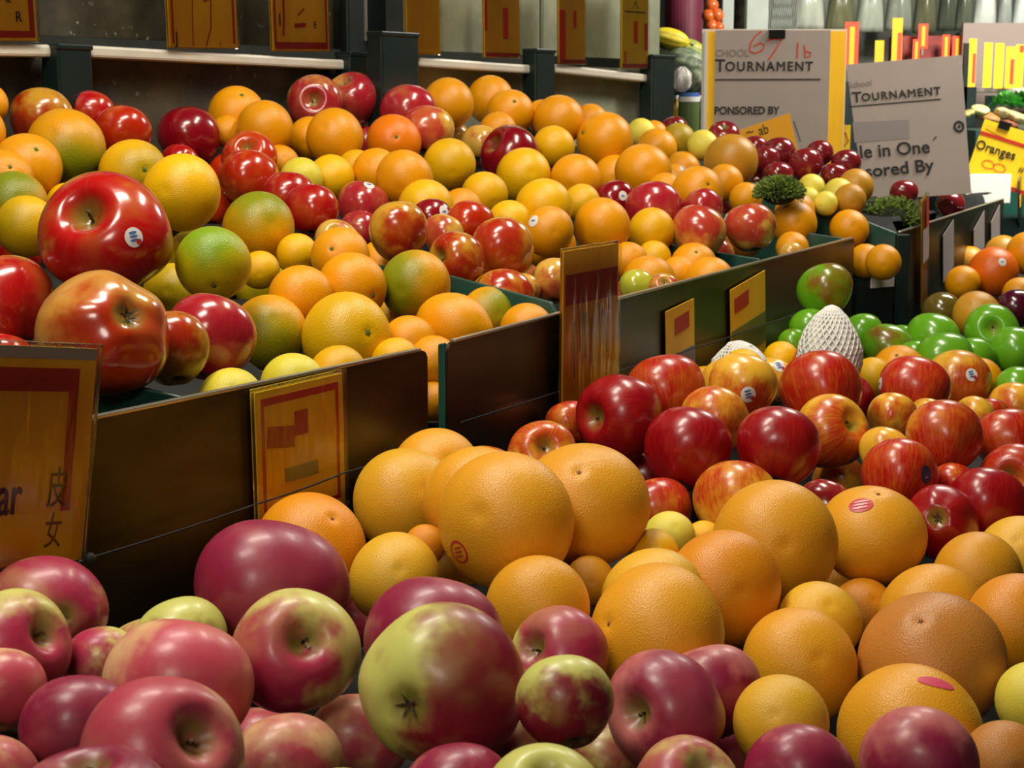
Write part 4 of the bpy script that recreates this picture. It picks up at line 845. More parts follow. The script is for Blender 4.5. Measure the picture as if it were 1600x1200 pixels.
M;apple;macd;0.1067,1.0721,0.8331;0.0907;0.653,0.606,-0.123,-0.438;0.43,0.50,0.24,0.62;s;-;dusky purple-pink apple with a shadowed stem hollow
M;apple;macd;0.1466,1.1432,0.8204;0.0804;0.950,-0.296,-0.091,0.053;-0.09,-0.51,-0.64,0.60;-;-;dark red apple with a yellow-green patch behind the dusky one
M;apple;macd;-0.2618,0.9241,0.8801;0.0729;0.940,-0.330,-0.055,-0.068;0.10,-0.24,-0.03,0.85;-;-;dark crimson apple behind the apple with the deep stem hole
M;apple;macp;-0.1759,0.7707,0.9267;0.0860;0.503,-0.160,0.453,-0.718;0.40,-0.28,0.31,0.75;s;-;big pink apple with a deep stem hole and pale patch
M;apple;macp;-0.1386,0.9412,0.8493;0.0722;0.316,0.010,-0.375,-0.871;0.23,0.22,-0.18,0.60;-;-;peach pink apple in the dark gap below the stem-facing apple
M;apple;macd;-0.1898,0.6901,0.9274;0.0800;0.869,-0.030,-0.018,0.493;-0.18,-0.19,0.04,0.85;s;-;red apple with an upright stem at the bottom edge
M;apple;macp;-0.2962,0.8695,0.8683;0.0603;0.775,-0.231,-0.358,-0.466;0.00,-0.00,-0.00,0.75;-;-;pink apple at the bottom corner of the picture
M;apple;macd;-0.0301,0.8762,0.8560;0.0719;0.378,-0.182,0.353,0.836;-0.20,0.16,-0.05,0.90;-;-;dark red apple cut by the bottom edge below the half green apple
M;apple;macy;0.0180,0.8255,0.8744;0.0733;0.466,0.137,-0.207,0.849;-0.74,0.29,0.22,0.40;s;-;yellow-green apple with stem cut by the bottom edge
M;apple;mac;0.1132,0.9949,0.8071;0.0766;0.582,0.328,-0.141,0.731;-0.08,0.17,0.22,0.75;s;-;red pink apple with a stem dimple at the bottom edge
M;apple;macd;0.1903,1.0123,0.8101;0.0778;0.617,-0.311,-0.235,-0.684;0.27,-0.08,-0.08,0.90;-;-;dark magenta apple at the bottom below the yellow grapefruit
M;apple;macd;0.2756,1.0408,0.8079;0.0859;0.841,-0.390,-0.102,-0.361;0.37,-0.19,-0.77,0.55;-;-;purple-pink apple with a pale crown in front of the pink-labelled grapefruit
M;apple;macy;-0.0937,0.8591,0.8542;0.0620;0.889,-0.364,-0.020,-0.276;0.35,-0.30,-0.46,0.30;-;-;yellowish apple just rising over the bottom edge
G;grape;gf;-0.0054,1.3402,0.8994;0.1230;0.220,0.053,0.815,0.533;0.01,-0.02,-0.58,-1.00;-;redring,-0.70,-0.64,-0.31;large grapefruit with a red ring stamp, foremost of the top pile
G;grape;gf;0.0651,1.4351,0.8889;0.1233;0.797,0.337,0.135,-0.483;0.09,-0.25,0.46,-1.00;s;-;large grapefruit with a pale end scar behind the stamped one
G;grape;gfy;-0.1011,1.5028,0.8769;0.1059;0.259,-0.740,0.413,0.463;-0.22,0.22,-0.57,0.30;-;-;yellow grapefruit beside the clipped yellow card
G;grape;gf;-0.0751,1.5749,0.8878;0.0929;0.436,-0.874,0.034,0.213;0.03,0.34,-0.36,-1.00;-;-;grapefruit at the very back under the gap of the bins
G;grape;gf;-0.0322,1.4457,0.8911;0.1031;0.475,-0.628,0.383,0.483;-0.02,0.04,-0.18,-1.00;-;-;grapefruit squeezed behind the stamped one
G;grape;gfo;-0.1791,1.4008,0.8589;0.1050;0.422,-0.113,0.355,-0.827;0.10,0.04,0.09,-1.00;s;-;orange-coloured grapefruit peeking over the purplish apple
G;grape;gfy;-0.1006,1.3455,0.8471;0.0825;0.319,-0.391,-0.766,-0.399;0.32,-0.20,-0.63,-1.00;-;-;yellow grapefruit between the two dark pink apples
G;grape;gfo;-0.0774,1.3984,0.8619;0.0387;0.053,-0.201,0.688,0.695;-0.16,0.28,-0.45,-1.00;-;-;orange grapefruit sliver beside the stamped one
G;grape;gf;0.0206,1.2568,0.8480;0.0896;0.706,-0.619,0.300,0.167;-0.18,-0.38,-0.38,-1.00;-;-;golden grapefruit under the stamped one behind the dark pink apple
G;grape;gf;0.0684,1.3729,0.8365;0.0460;0.068,-0.056,-0.781,-0.619;0.22,-0.22,-0.54,-1.00;-;-;small golden grapefruit between two larger ones
G;grape;gfy;0.1198,1.3301,0.8324;0.0937;0.431,-0.758,0.490,0.021;0.20,0.07,-0.24,-1.00;-;-;grapefruit right behind the green-stemmed one
G;grape;gf;0.1142,1.2289,0.8359;0.1162;0.485,-0.207,-0.531,0.663;-0.75,-0.13,0.09,-1.00;s;-;large grapefruit with a green stem stub over the pink apples
G;grape;gfo;0.1890,1.4003,0.8211;0.1088;0.506,-0.724,0.301,0.359;-0.24,-0.18,-0.59,-1.00;-;-;orange-toned grapefruit behind the green-stemmed one
G;grape;gf;0.2525,1.5134,0.8312;0.1269;0.549,-0.715,0.331,0.278;-0.19,0.19,-0.41,-1.00;-;-;big round grapefruit in the middle beside the red-stickered one
G;grape;gf;0.3735,1.6345,0.8073;0.1156;0.660,0.114,-0.101,0.736;-0.37,0.19,0.09,-1.00;s;red,-0.36,-0.54,0.76;grapefruit with an oval red sticker and a green stem mark
G;grape;pale;0.1548,1.5477,0.8295;0.0529;0.352,-0.599,-0.671,-0.261;-0.05,0.01,-0.51,-1.00;-;-;pale pinkish citrus behind the large scarred grapefruit
G;grape;ye;0.1291,1.4271,0.8455;0.0477;0.375,-0.683,-0.552,-0.297;0.10,-0.04,-0.58,-1.00;-;-;yellow citrus behind the pair of large grapefruit
G;grape;ye;0.1918,1.5715,0.8204;0.0384;0.456,-0.826,0.201,0.262;0.03,0.09,-0.34,-1.00;-;-;yellow sliver of citrus under the orange-yellow apple
G;grape;gfy;0.2746,1.3939,0.7922;0.0778;0.193,-0.590,0.707,0.339;0.34,-0.09,-0.39,-1.00;-;-;yellow grapefruit below the big round one
G;grape;gfo;0.3550,1.5742,0.7451;0.0684;0.156,-0.524,0.736,0.399;0.71,0.25,-0.28,-1.00;-;-;orange grapefruit between the yellow one and the brown-scarred pile
G;grape;gf;0.2443,1.3163,0.7793;0.1021;0.050,0.106,-0.847,-0.519;0.16,0.02,-0.25,-1.00;-;-;golden grapefruit left of the big brown-scarred one
G;grape;gf;0.4053,1.5059,0.7593;0.1087;0.423,-0.323,-0.683,-0.501;0.15,-0.26,-0.28,-1.00;-;-;golden grapefruit right behind the brown-scarred one
G;grape;gfb;0.3554,1.3159,0.7817;0.1302;0.933,0.279,-0.109,-0.201;0.01,-0.14,0.17,-1.00;s;-;big brown-scarred grapefruit with its end spot showing
G;grape;gfo;0.4620,1.4242,0.7792;0.0983;0.539,-0.824,0.077,0.156;-0.33,0.21,-0.33,-1.00;-;-;orange grapefruit at the picture edge behind the brown-scarred one
G;grape;gf;0.4719,1.5890,0.7755;0.0948;0.249,-0.245,-0.652,-0.673;0.20,-0.29,-0.54,-1.00;-;-;golden grapefruit under the yellow one at the edge
G;grape;gfy;0.5339,1.6541,0.7798;0.0890;0.341,-0.462,0.776,0.259;0.11,0.05,-0.34,-1.00;-;-;yellow grapefruit at the picture edge near the dark red apples
G;grape;pale;0.3341,1.6627,0.6092;0.0896;0.144,-0.139,-0.909,-0.366;0.14,-0.57,-0.32,-1.00;-;-;pale orange grapefruit under the golden one
G;grape;gfy;0.1890,1.0839,0.8200;0.0702;0.217,-0.094,0.867,0.439;0.11,-0.22,-0.42,-1.00;-;-;yellow grapefruit above the dark magenta apple
G;grape;gf;0.3118,1.2060,0.7620;0.1163;0.381,-0.174,0.812,0.407;-0.06,-0.03,-0.18,-1.00;-;pink,0.25,-0.32,0.91;big grapefruit with a pink strip label above the pale-crowned apple
G;grape;pale;0.4226,1.2477,0.7735;0.0661;0.466,-0.586,-0.511,-0.422;0.27,-0.40,-0.43,-1.00;-;-;pale yellow citrus in the shade at the picture edge
G;grape;gfb;0.3639,1.1335,0.7685;0.0671;0.399,-0.548,0.571,0.464;-0.42,0.03,-0.58,-1.00;-;-;brownish grapefruit in the bottom corner
R;apple;galad;0.1215,1.7703,0.9055;0.1038;0.354,-0.250,-0.617,0.656;-0.38,-0.20,0.20,0.80;s;-;red apple with a deep greenish stem hole on its side
R;apple;gala;0.1779,1.8510,0.9200;0.0949;0.339,-0.156,0.216,0.902;-0.36,0.30,-0.03,0.85;-;blue,-0.98,0.09,0.17;red apple at the back beside the leaning card foot
R;apple;galay;0.0301,1.6228,0.8942;0.0759;0.073,0.118,-0.479,0.867;0.19,-0.09,0.63,0.40;s;-;red and yellow apple with its stem end up behind the grapefruit
R;apple;gala;0.0659,1.8651,0.8794;0.0569;0.969,-0.217,-0.114,0.031;-0.00,-0.00,-0.00,0.75;-;-;red apple at the foot of the leaning card
R;apple;galad;0.1883,1.7000,0.8843;0.0979;0.238,0.088,0.270,0.929;-0.05,0.12,-0.03,0.95;-;-;plain deep red apple in front, the first of two alike
R;apple;galad;0.2820,1.6830,0.8907;0.0935;0.093,0.054,0.297,0.949;-0.00,0.12,-0.04,0.95;-;-;plain deep red apple in front, beside the yellow apple with a stem hole
R;apple;galay;0.2245,1.7799,0.8992;0.0829;0.563,-0.294,-0.146,-0.759;0.23,0.03,-0.18,0.55;-;-;yellow and red striped apple above the two deep red ones
R;apple;galay;0.2673,1.8555,0.9252;0.0832;0.727,-0.038,0.251,0.638;-0.38,-0.21,-0.90,0.20;-;blue,0.04,-1.00,-0.07;yellow apple with a grey-blue sticker behind the striped one
R;apple;gala;0.3902,2.0179,0.8902;0.1099;0.908,-0.299,0.084,0.282;-0.38,-0.26,-0.05,0.60;-;-;orange-red streaked apple on top of the heap
R;apple;galay;0.3832,1.9251,0.8564;0.0960;0.203,0.434,-0.285,0.830;-0.55,0.61,0.46,0.40;s;-;yellow apple with a dark stem hole beside the deep red one
R;apple;galad;0.4679,2.2362,0.8367;0.0843;0.929,-0.327,-0.012,-0.174;0.00,-0.00,-0.00,0.95;-;-;dark red apple behind the yellow stem-holed one
R;apple;galay;0.4909,2.0586,0.8494;0.0678;0.391,-0.021,0.312,0.866;-0.14,0.21,-0.06,0.40;-;-;orange yellow apple below the bright red round one
R;apple;gala;0.5579,2.2228,0.8555;0.1032;0.938,-0.245,0.072,-0.236;0.15,-0.33,-0.03,0.85;-;white,-0.97,-0.08,0.21;bright red round apple with a pale sticker on its side
R;apple;gala;0.5026,1.8504,0.8641;0.0938;0.941,-0.333,0.046,-0.035;0.27,-0.49,-0.51,0.65;-;-;orange apple turning dark red with a low shoulder
R;apple;gala;0.4333,1.7754,0.8358;0.0947;0.936,-0.262,0.174,0.155;-0.13,-0.25,-0.06,0.90;-;dark,0.53,-0.81,0.26;bright red apple with a dark oval sticker
R;apple;galay;0.4400,1.8792,0.8426;0.0636;0.316,0.049,0.274,0.907;-0.00,0.00,-0.00,0.12;-;-;plain yellow apple behind the dark-stickered one
R;apple;galay;0.6709,2.4099,0.8340;0.1041;0.360,-0.013,0.317,0.877;-0.56,0.20,-0.47,0.30;-;blue,0.17,-0.90,0.40;yellow apple with an orange cheek and a dark sticker near the green apples
R;apple;galay;0.6540,2.2555,0.8073;0.0670;0.110,-0.469,-0.187,0.856;0.04,0.63,0.17,0.30;s;-;yellow apple with a short stem between the orange ones
R;apple;gala;0.5941,1.9048,0.8512;0.0843;0.555,-0.207,0.217,0.776;-0.34,0.33,-0.00,0.60;-;-;orange-red apple at the picture edge over the holed one
R;apple;gala;0.5805,1.8270,0.8192;0.0886;0.667,0.258,-0.503,0.485;-0.01,-0.02,0.13,0.85;s;-;bright red apple with its stem hollow facing out at the edge
R;apple;galad;0.5214,1.7359,0.8118;0.0929;0.421,-0.214,-0.181,-0.862;0.12,0.05,-0.03,1.00;-;-;dark crimson apple near the yellow grapefruit at the edge
R;apple;galad;0.4574,1.6814,0.8087;0.0847;0.053,0.228,0.795,0.560;-0.02,0.02,-0.26,0.85;c;-;deep red apple with a grey star blossom end facing the camera
R;apple;redp;0.3448,1.7431,0.8100;0.0650;0.605,-0.319,-0.096,-0.723;0.00,0.00,-0.00,0.80;-;-;pinkish red apple between two large grapefruit
R;apple;gala;0.5004,1.7986,0.8229;0.0509;0.951,-0.246,0.161,0.096;-0.00,-0.00,-0.00,0.75;-;-;red-orange apple behind the dark crimson one
R;apple;gala;0.1535,1.6453,0.8306;0.0734;0.276,0.001,-0.330,-0.903;0.00,0.00,-0.00,0.80;-;-;red apple behind the large scarred grapefruit
R;apple;galay;0.2296,1.6184,0.8442;0.0931;0.719,-0.305,-0.191,-0.595;0.50,-0.29,-0.04,0.30;-;-;orange-yellow apple behind the big round grapefruit
R;apple;galay;0.7393,2.3483,0.8074;0.0791;0.792,-0.320,0.003,-0.520;0.19,-0.17,-0.06,0.30;-;-;orange-yellow apple at the edge below the green apples
R;apple;gala;0.6914,2.3026,0.8037;0.0555;0.819,-0.173,0.212,0.505;-0.00,-0.00,-0.00,0.80;-;-;small red apple above the orange-red one at the edge
R;citrus;or;0.7248,2.4792,0.8240;0.0754;0.783,-0.615,0.082,-0.042;-0.01,-0.07,-0.14,-1.00;-;-;orange between the yellow stickered apple and the green apples
R;citrus;or;0.6074,2.5176,0.8358;0.0835;0.924,0.337,-0.167,0.073;-0.02,-0.15,0.16,-1.00;s;-;orange on top of the heap in front of the brownish green apple
R;citrus;yo;0.5559,2.4657,0.8324;0.0651;0.707,-0.196,0.563,0.380;-0.24,0.04,-0.61,-1.00;-;-;yellow orange beside the foam-netted fruit
R;apple;gala;0.4587,2.4036,0.8604;0.0825;0.643,-0.080,0.242,0.722;-0.46,0.06,-0.01,0.75;-;-;pinkish red apple leaning on the foam net
R;citrus;ye;0.4113,2.4545,0.8621;0.0588;0.008,-0.267,-0.784,-0.561;0.28,0.15,-0.74,-1.00;-;-;yellow orange behind the apple with a round white sticker
R;apple;galay;0.3867,2.3820,0.8427;0.0743;0.040,0.111,0.231,0.966;0.00,0.00,-0.00,0.15;-;blue,0.18,-0.68,0.71;yellow apple with a white and grey sticker below the foam net
R;apple;galay;0.5603,2.1465,0.8296;0.0603;0.265,-0.204,-0.235,-0.913;0.00,0.00,-0.00,0.35;-;-;yellowish apple behind the orange apple with a low shoulder
N;apple;granny;0.5024,2.5940,0.9524;0.0945;0.510,-0.098,-0.191,-0.833;0.60,0.44,0.15,0.08;-;-;green apple with a brown tinge standing out against the metal bin front
N;apple;granny;0.4698,2.5457,0.8969;0.0688;0.089,-0.048,0.264,0.959;-0.25,0.51,-0.14,-1.00;-;-;green apple half behind the foam-netted fruit
N;apple;granny;0.6314,2.9009,0.8383;0.0785;0.414,-0.119,-0.228,-0.873;0.28,0.30,-0.28,-1.00;-;-;green apple between the foam net and the dark green post
N;apple;granny;0.6333,2.7159,0.8383;0.0931;0.594,-0.251,-0.165,-0.746;0.52,0.16,-0.07,0.20;-;-;brownish green apple behind the orange on the red heap
N;apple;granny;0.7198,2.7516,0.8506;0.0986;0.911,-0.170,0.184,0.326;-0.43,-0.15,-0.54,-1.00;-;-;bright green apple above the two-lobed pair
N;apple;granny;0.6883,2.5517,0.8467;0.0957;0.564,-0.157,-0.213,-0.782;0.30,0.07,-0.21,-1.00;-;-;green apple in front of the bright green one
N;apple;granny;0.8116,2.7201,0.8683;0.0952;0.757,0.467,-0.356,0.286;-0.06,-0.16,0.37,-1.00;s;-;green apple with its stem hollow facing the camera
N;apple;granny;0.8252,2.6330,0.8445;0.0903;0.921,-0.153,0.261,0.245;-0.38,-0.16,-0.26,-1.00;-;-;green apple at the picture edge before the hollow-facing one
N;apple;granny;0.7664,2.4177,0.8228;0.0755;0.891,-0.321,-0.038,-0.317;0.26,-0.40,-0.08,-1.00;-;-;pale green apple lowest at the picture edge
N;apple;granny;0.4380,2.4988,0.8793;0.0518;0.850,-0.218,0.180,0.445;-0.24,-0.14,-0.06,0.15;-;-;small yellow-green apple behind the foam net
N;apple;granny;0.6650,2.6458,0.8340;0.0633;0.498,-0.187,0.141,0.835;-0.17,0.26,-0.06,-1.00;-;-;green apple tucked behind the orange on the red heap
N;apple;granny;0.7491,2.6077,0.8400;0.0728;0.547,-0.162,-0.250,-0.782;0.24,0.05,-0.17,-1.00;-;-;green apple behind the two at the edge
O;citrus;pers;0.9762,3.2838,0.9110;0.1052;0.223,-0.578,-0.642,-0.451;-0.24,-0.11,-0.30,-1.00;-;white,0.09,-0.86,0.50;orange with a small pale sticker in the far heap
O;citrus;or;1.0806,3.8317,0.8742;0.0848;0.087,-0.053,-0.680,-0.726;-0.02,-0.20,-0.64,-1.00;-;-;orange behind the pale-stickered one
O;citrus;or;1.0573,3.3249,0.9450;0.0918;0.470,-0.484,0.636,0.374;-0.03,0.03,-0.35,-1.00;-;-;orange at the picture edge in the far heap
O;citrus;brn;1.1635,3.8444,0.8958;0.0910;0.610,-0.609,-0.386,-0.328;-0.44,-0.39,-0.45,-1.00;-;-;brownish orange on top of the far heap
O;citrus;or;0.9028,3.2402,0.8937;0.0718;0.628,-0.336,0.573,0.405;-0.10,-0.24,-0.38,-1.00;-;-;orange below the pale-stickered one near the mirrored bin
O;apple;olive;0.7983,2.9924,0.8673;0.0784;0.337,0.093,0.226,0.909;-0.61,0.28,-0.41,-1.00;-;-;olive brown plum with a white glint behind the green apples
O;citrus;brn;0.8096,2.8083,0.8852;0.0870;0.080,-0.720,-0.501,-0.474;-0.09,0.15,-0.44,-1.00;-;-;brownish orange just behind the stem-facing green apple
O;apple;purp;0.8993,2.8757,0.8879;0.0753;0.906,-0.223,-0.080,-0.351;0.25,-0.32,-0.35,-1.00;-;-;purple plum at the picture edge above the green apples
O;citrus;or;0.9779,3.1083,0.8859;0.0690;0.048,0.031,-0.859,-0.509;0.14,-0.04,-0.27,-1.00;-;-;orange above the purple plum
M;apple;macp;-0.1087,1.0902,0.8048;0.0748;0.272,-0.134,-0.325,-0.896;0.12,0.26,-0.03,0.60;-;-;*
M;apple;macy;0.0723,1.1236,0.7686;0.0785;0.527,-0.131,0.364,0.757;-0.41,0.02,-0.23,0.40;-;-;*
U;citrus;gy;-0.3741,1.7884,1.0411;0.0706;0.577,-0.726,0.294,0.232;0.12,-0.04,-0.26,0.32;-;-;*
U;citrus;or;0.1293,2.8565,0.9231;0.0669;0.219,-0.275,-0.757,-0.551;-0.05,-0.09,-0.24,0.20;-;-;*
U;citrus;or;-0.6873,2.1036,1.2131;0.0797;0.758,-0.523,-0.378,0.095;-0.29,-0.12,-0.35,0.20;-;-;*
U;apple;fuji;0.3402,2.7512,0.9922;0.0764;0.970,-0.175,0.104,-0.135;0.14,-0.45,0.04,0.55;-;-;*
R;apple;galay;0.4100,1.9838,0.7803;0.0726;0.901,-0.252,0.088,0.343;-0.16,-0.18,-0.08,0.40;-;-;*
R;citrus;ye;0.3182,2.2061,0.8858;0.0630;0.740,-0.446,0.475,0.167;0.15,-0.24,-0.37,0.20;-;-;*
U;citrus;or;0.1806,2.9529,0.9375;0.0790;0.079,-0.199,0.849,0.484;0.14,-0.03,-0.34,0.20;-;-;*
U;citrus;or;0.1571,3.2979,1.2097;0.0780;0.607,-0.328,0.631,0.354;-0.17,-0.09,-0.52,0.20;-;-;*
M;apple;macy;0.0038,0.9951,0.8284;0.0772;0.659,-0.216,-0.311,-0.650;0.40,0.13,-0.35,0.50;-;-;*
U;citrus;gy;-0.3288,2.1348,1.0060;0.0763;0.482,-0.573,0.145,0.646;-0.22,0.22,-0.24,0.32;-;-;*
R;apple;gala;0.4987,2.6108,0.8719;0.0667;0.964,-0.262,-0.037,-0.028;0.09,-0.45,-0.09,0.75;-;-;*
M;apple;mac;0.1626,1.1811,0.7456;0.0739;0.435,-0.311,-0.241,-0.810;0.29,0.08,-0.21,0.75;-;-;*
M;apple;mac;-0.2824,1.2018,0.8230;0.0776;0.940,-0.257,-0.193,-0.116;0.06,-0.39,-0.13,0.40;-;-;*
U;apple;redo;-0.4317,2.3963,1.0984;0.0657;0.968,-0.241,0.065,-0.035;0.27,-0.48,-0.00,0.60;-;-;*
M;apple;mac;-0.1399,1.4077,0.7867;0.0702;0.909,-0.284,-0.217,-0.216;-0.04,-0.60,-0.43,0.55;-;-;*
U;apple;redo;-0.4359,2.5178,1.1364;0.0755;0.223,-0.121,-0.232,-0.939;0.37,0.42,-0.16,0.70;-;-;*
R;apple;galay;0.2617,1.9305,0.9106;0.0766;0.393,-0.132,-0.243,-0.877;0.24,0.27,-0.30,0.20;-;-;*
N;apple;granny;0.5883,2.8149,0.7825;0.0676;0.969,-0.242,-0.047,0.015;-0.18,-0.43,0.02,0.20;-;-;*
U;citrus;or;0.0163,2.1951,0.9737;0.0788;0.655,-0.536,0.335,0.414;-0.05,-0.02,-0.12,0.20;-;-;*
U;apple;fuji;-0.1131,2.9670,1.1831;0.0749;0.667,-0.239,-0.075,-0.702;0.33,0.16,-0.12,0.25;-;-;*
F;apple;plum;0.5203,3.4704,1.0764;0.0720;0.923,-0.092,-0.157,-0.339;0.11,-0.40,-0.00,0.20;-;-;*
U;apple;fuji;-0.0741,3.0299,1.1290;0.0657;0.606,-0.156,-0.154,-0.765;0.47,0.29,-0.03,0.25;-;-;*
U;citrus;yg;-0.1460,2.0019,0.9787;0.0728;0.074,0.175,0.763,0.617;-0.06,-0.02,-0.25,0.40;-;-;*
G;grape;gfy;-0.0590,1.5596,0.7934;0.1038;0.015,-0.271,-0.608,-0.746;0.15,0.28,-0.49,0.20;-;-;*
U;citrus;pale;-0.3209,1.8389,0.9319;0.0787;0.698,-0.650,0.102,0.282;-0.03,-0.04,-0.12,0.50;-;-;*
R;apple;galad;0.1500,1.8121,0.8250;0.0770;0.909,-0.294,0.064,0.289;-0.22,-0.34,-0.03,0.80;-;-;*
U;citrus;or;0.4020,2.8591,1.0105;0.0763;0.490,-0.587,-0.469,-0.442;-0.02,-0.01,-0.13,0.20;-;-;*
U;citrus;ye;0.6596,3.7186,0.9481;0.0700;0.205,0.243,0.591,0.741;-0.05,0.15,-0.38,0.20;-;-;*
U;apple;redp;0.4093,3.3002,1.0312;0.0696;0.888,-0.212,0.010,-0.407;0.47,-0.29,0.01,0.80;-;-;*
U;citrus;or;-0.1705,2.1477,1.0375;0.0707;0.619,-0.693,0.036,0.368;0.03,0.03,-0.58,0.20;-;-;*
F;apple;plum;0.5598,3.4327,0.9627;0.0674;0.400,-0.154,0.233,0.873;-0.12,0.12,-0.07,0.20;-;-;*
U;citrus;or;0.0560,2.3689,1.0437;0.0776;0.528,-0.824,0.007,0.204;-0.03,0.07,-0.28,0.20;-;-;*
N;apple;granny;0.5191,2.7038,0.8399;0.0740;0.957,-0.211,0.163,0.116;-0.28,-0.31,-0.36,0.20;-;-;*
U;citrus;gy;-0.3943,1.9999,1.0624;0.0677;0.229,-0.382,-0.578,-0.684;-0.04,0.24,-0.27,0.32;-;-;*
U;citrus;or;0.0572,3.1322,1.2221;0.0685;0.680,-0.673,0.037,-0.288;0.37,0.15,-0.35,0.20;-;-;*
M;apple;macp;-0.1810,1.1056,0.7874;0.0753;0.319,-0.125,0.350,0.872;-0.50,0.24,-0.00,0.60;-;-;*
F;apple;plum;0.5829,3.4467,1.0438;0.0776;0.566,-0.100,-0.234,-0.784;0.53,0.05,0.01,0.20;-;-;*
U;apple;red;-0.5999,1.9641,1.0649;0.0658;0.885,-0.204,0.138,0.396;-0.26,-0.24,-0.20,0.80;-;-;*
R;apple;galay;0.2640,2.1453,0.8653;0.0775;0.746,-0.144,0.278,0.587;-0.35,-0.04,-0.40,0.20;-;-;*
U;citrus;or;-0.0577,2.1661,0.9988;0.0693;0.657,-0.367,-0.543,-0.372;-0.01,-0.22,-0.30,0.20;-;-;*
N;apple;granny;0.6936,2.8399,0.8294;0.0738;0.342,0.100,0.187,0.915;-0.06,0.17,-0.02,0.20;-;-;*
U;citrus;or;0.2408,2.7314,1.0035;0.0688;0.816,-0.535,0.217,-0.002;0.01,-0.07,-0.17,0.20;-;-;*
U;apple;fuji;0.0496,2.4393,0.9778;0.0791;0.948,-0.192,-0.133,-0.216;0.32,-0.34,-0.08,0.30;-;-;*
U;apple;red;-0.4316,1.7962,0.9405;0.0682;0.900,-0.295,-0.125,-0.296;0.42,-0.18,-0.11,0.62;-;-;*
G;grape;gf;0.3469,1.7049,0.7217;0.0866;0.278,-0.490,-0.727,-0.392;0.04,-0.14,-0.34,0.20;-;-;*
U;apple;redp;-0.2527,2.8808,1.1763;0.0711;0.179,-0.053,-0.235,-0.954;-0.12,0.47,-0.32,0.70;-;-;*
U;citrus;pale;-0.3436,1.9014,0.9143;0.0653;0.305,-0.629,0.538,0.470;-0.04,0.00,-0.41,0.50;-;-;*
R;apple;galay;-0.0288,1.6548,0.8664;0.0673;0.788,-0.134,0.229,0.556;-0.28,-0.04,-0.06,0.40;-;-;*
"""
FR = {}
for k, row in enumerate(x for x in TABLE.strip().splitlines()):
    hp, shape, pal, pos, dia, q, bl, flag, st, label = row.split(';')
    pos = [float(x) for x in pos.split(',')]; q = Quaternion([float(x) for x in q.split(',')]).normalized(); bl = [float(x) for x in bl.split(',')]
    nm = kind_of(shape, pal, label)
    o = link(nm, with_mat(shape_mesh(shape, pal, k), skin_of(shape, pal)))
    o.location = pos; o.rotation_mode = 'QUATERNION'; o.rotation_quaternion = q
    rd = float(dia) / 2 * .985; o.scale = (rd, rd, rd)
    g, b = PALS[pal]; j = random.Random(k).uniform(.92, 1.06)
    o['ground'] = [x * j for x in g]; o['blush'] = [x * j for x in b]; o['side'] = bl[:3]; o['amount'] = bl[3] - (.22 if shape != 'apple' else .14 if pal in ('mac', 'macp', 'macd', 'macy', 'jona', 'fuji', 'bigjona') else 0)
    if label == '*':
        label = '%s %s mostly buried under the top fruit %s' % (COLOURWORD[pal], nm.replace('_', ' '), FILL_PLACE[hp])
    tag(o, label, nm.replace('_', ' '), GROUP[hp])
    FR.setdefault(hp, []).append((pos, rd))
    if shape == 'apple' and pal not in ('olive', 'purp'):
        if flag != 'c': link('stem', ST, None, o)
        if flag != 's': link('blossom_end', CAL, None, o).location = (0, 0, o.data.vertices[-1].co.z + .61)
    elif flag == 's': link('stem_button', BUTG if shape == 'grape' else BUT, None, o)
    if st != '-':
        kd, *d = st.split(','); sticker(o, kd, [float(x) for x in d])
# ---------------------------------------------------------------- liners the heaps rest on
def liner(name, heaps, x0, x1, y0, y1, keep, label):
    P = np.array([p for h in heaps for p, r in FR.get(h, [])]); R = np.array([r for h in heaps for p, r in FR.get(h, [])])
    nx, ny = 110, 170; X = np.linspace(x0, x1, nx); Y = np.linspace(y0, y1, ny); v = []; idx = {}; f = []; Z = np.zeros((ny, nx))
    for j in range(ny):
        for i in range(nx):
            d2 = (P[:, 0] - X[i]) ** 2 + (P[:, 1] - Y[j]) ** 2
            mm = d2 < .16 ** 2; w = np.exp(-d2 / (2 * .05 ** 2)) + 1e-9 / (d2 + .01)
            z = (w * (P[:, 2] - R)).sum() / w.sum() - .012
            m = d2 < (R * 1.07) ** 2
            if m.any(): z = min(z, (P[m, 2] - np.sqrt(np.maximum(0, (R[m] * 1.02) ** 2 - d2[m]))).min() - .003)
            Z[j, i] = z
    Q = np.pad(Z, 1, mode='edge'); Z = np.min([Q[a:a + ny, b:b + nx] for a in range(3) for b in range(3)], axis=0)   # stays clear of every fruit
    for j in range(ny):
        for i in range(nx):
            idx[i, j] = len(v); v.append((X[i], Y[j], Z[j, i]))
    for j in range(ny - 1):
        for i in range(nx - 1):
            if all(keep(X[a], Y[b]) for a in (i, i + 1) for b in (j, j + 1)): f.append((idx[i, j], idx[i + 1, j], idx[i + 1, j + 1], idx[i, j + 1]))
    used = sorted({k for q in f for k in q}); mp = {k: n for n, k in enumerate(used)}
    o = link(name, me_new(name, [v[k] for k in used], [tuple(mp[k] for k in q) for q in f], True), M_LINER)
    md = o.modifiers.new('thickness', 'SOLIDIFY'); md.thickness = .002; md.offset = -1
    return tag(o, label, 'liner')
def side(x, y, a, e, n): return (x - a.x) * n.x + (y - a.y) * n.y
def behind(x, y):
    return side(x, y, W1A, e1, n1) if x < -.077 else side(x, y, W2A, e2, n2) if x < .70 else side(x, y, W3A, e3, n3)
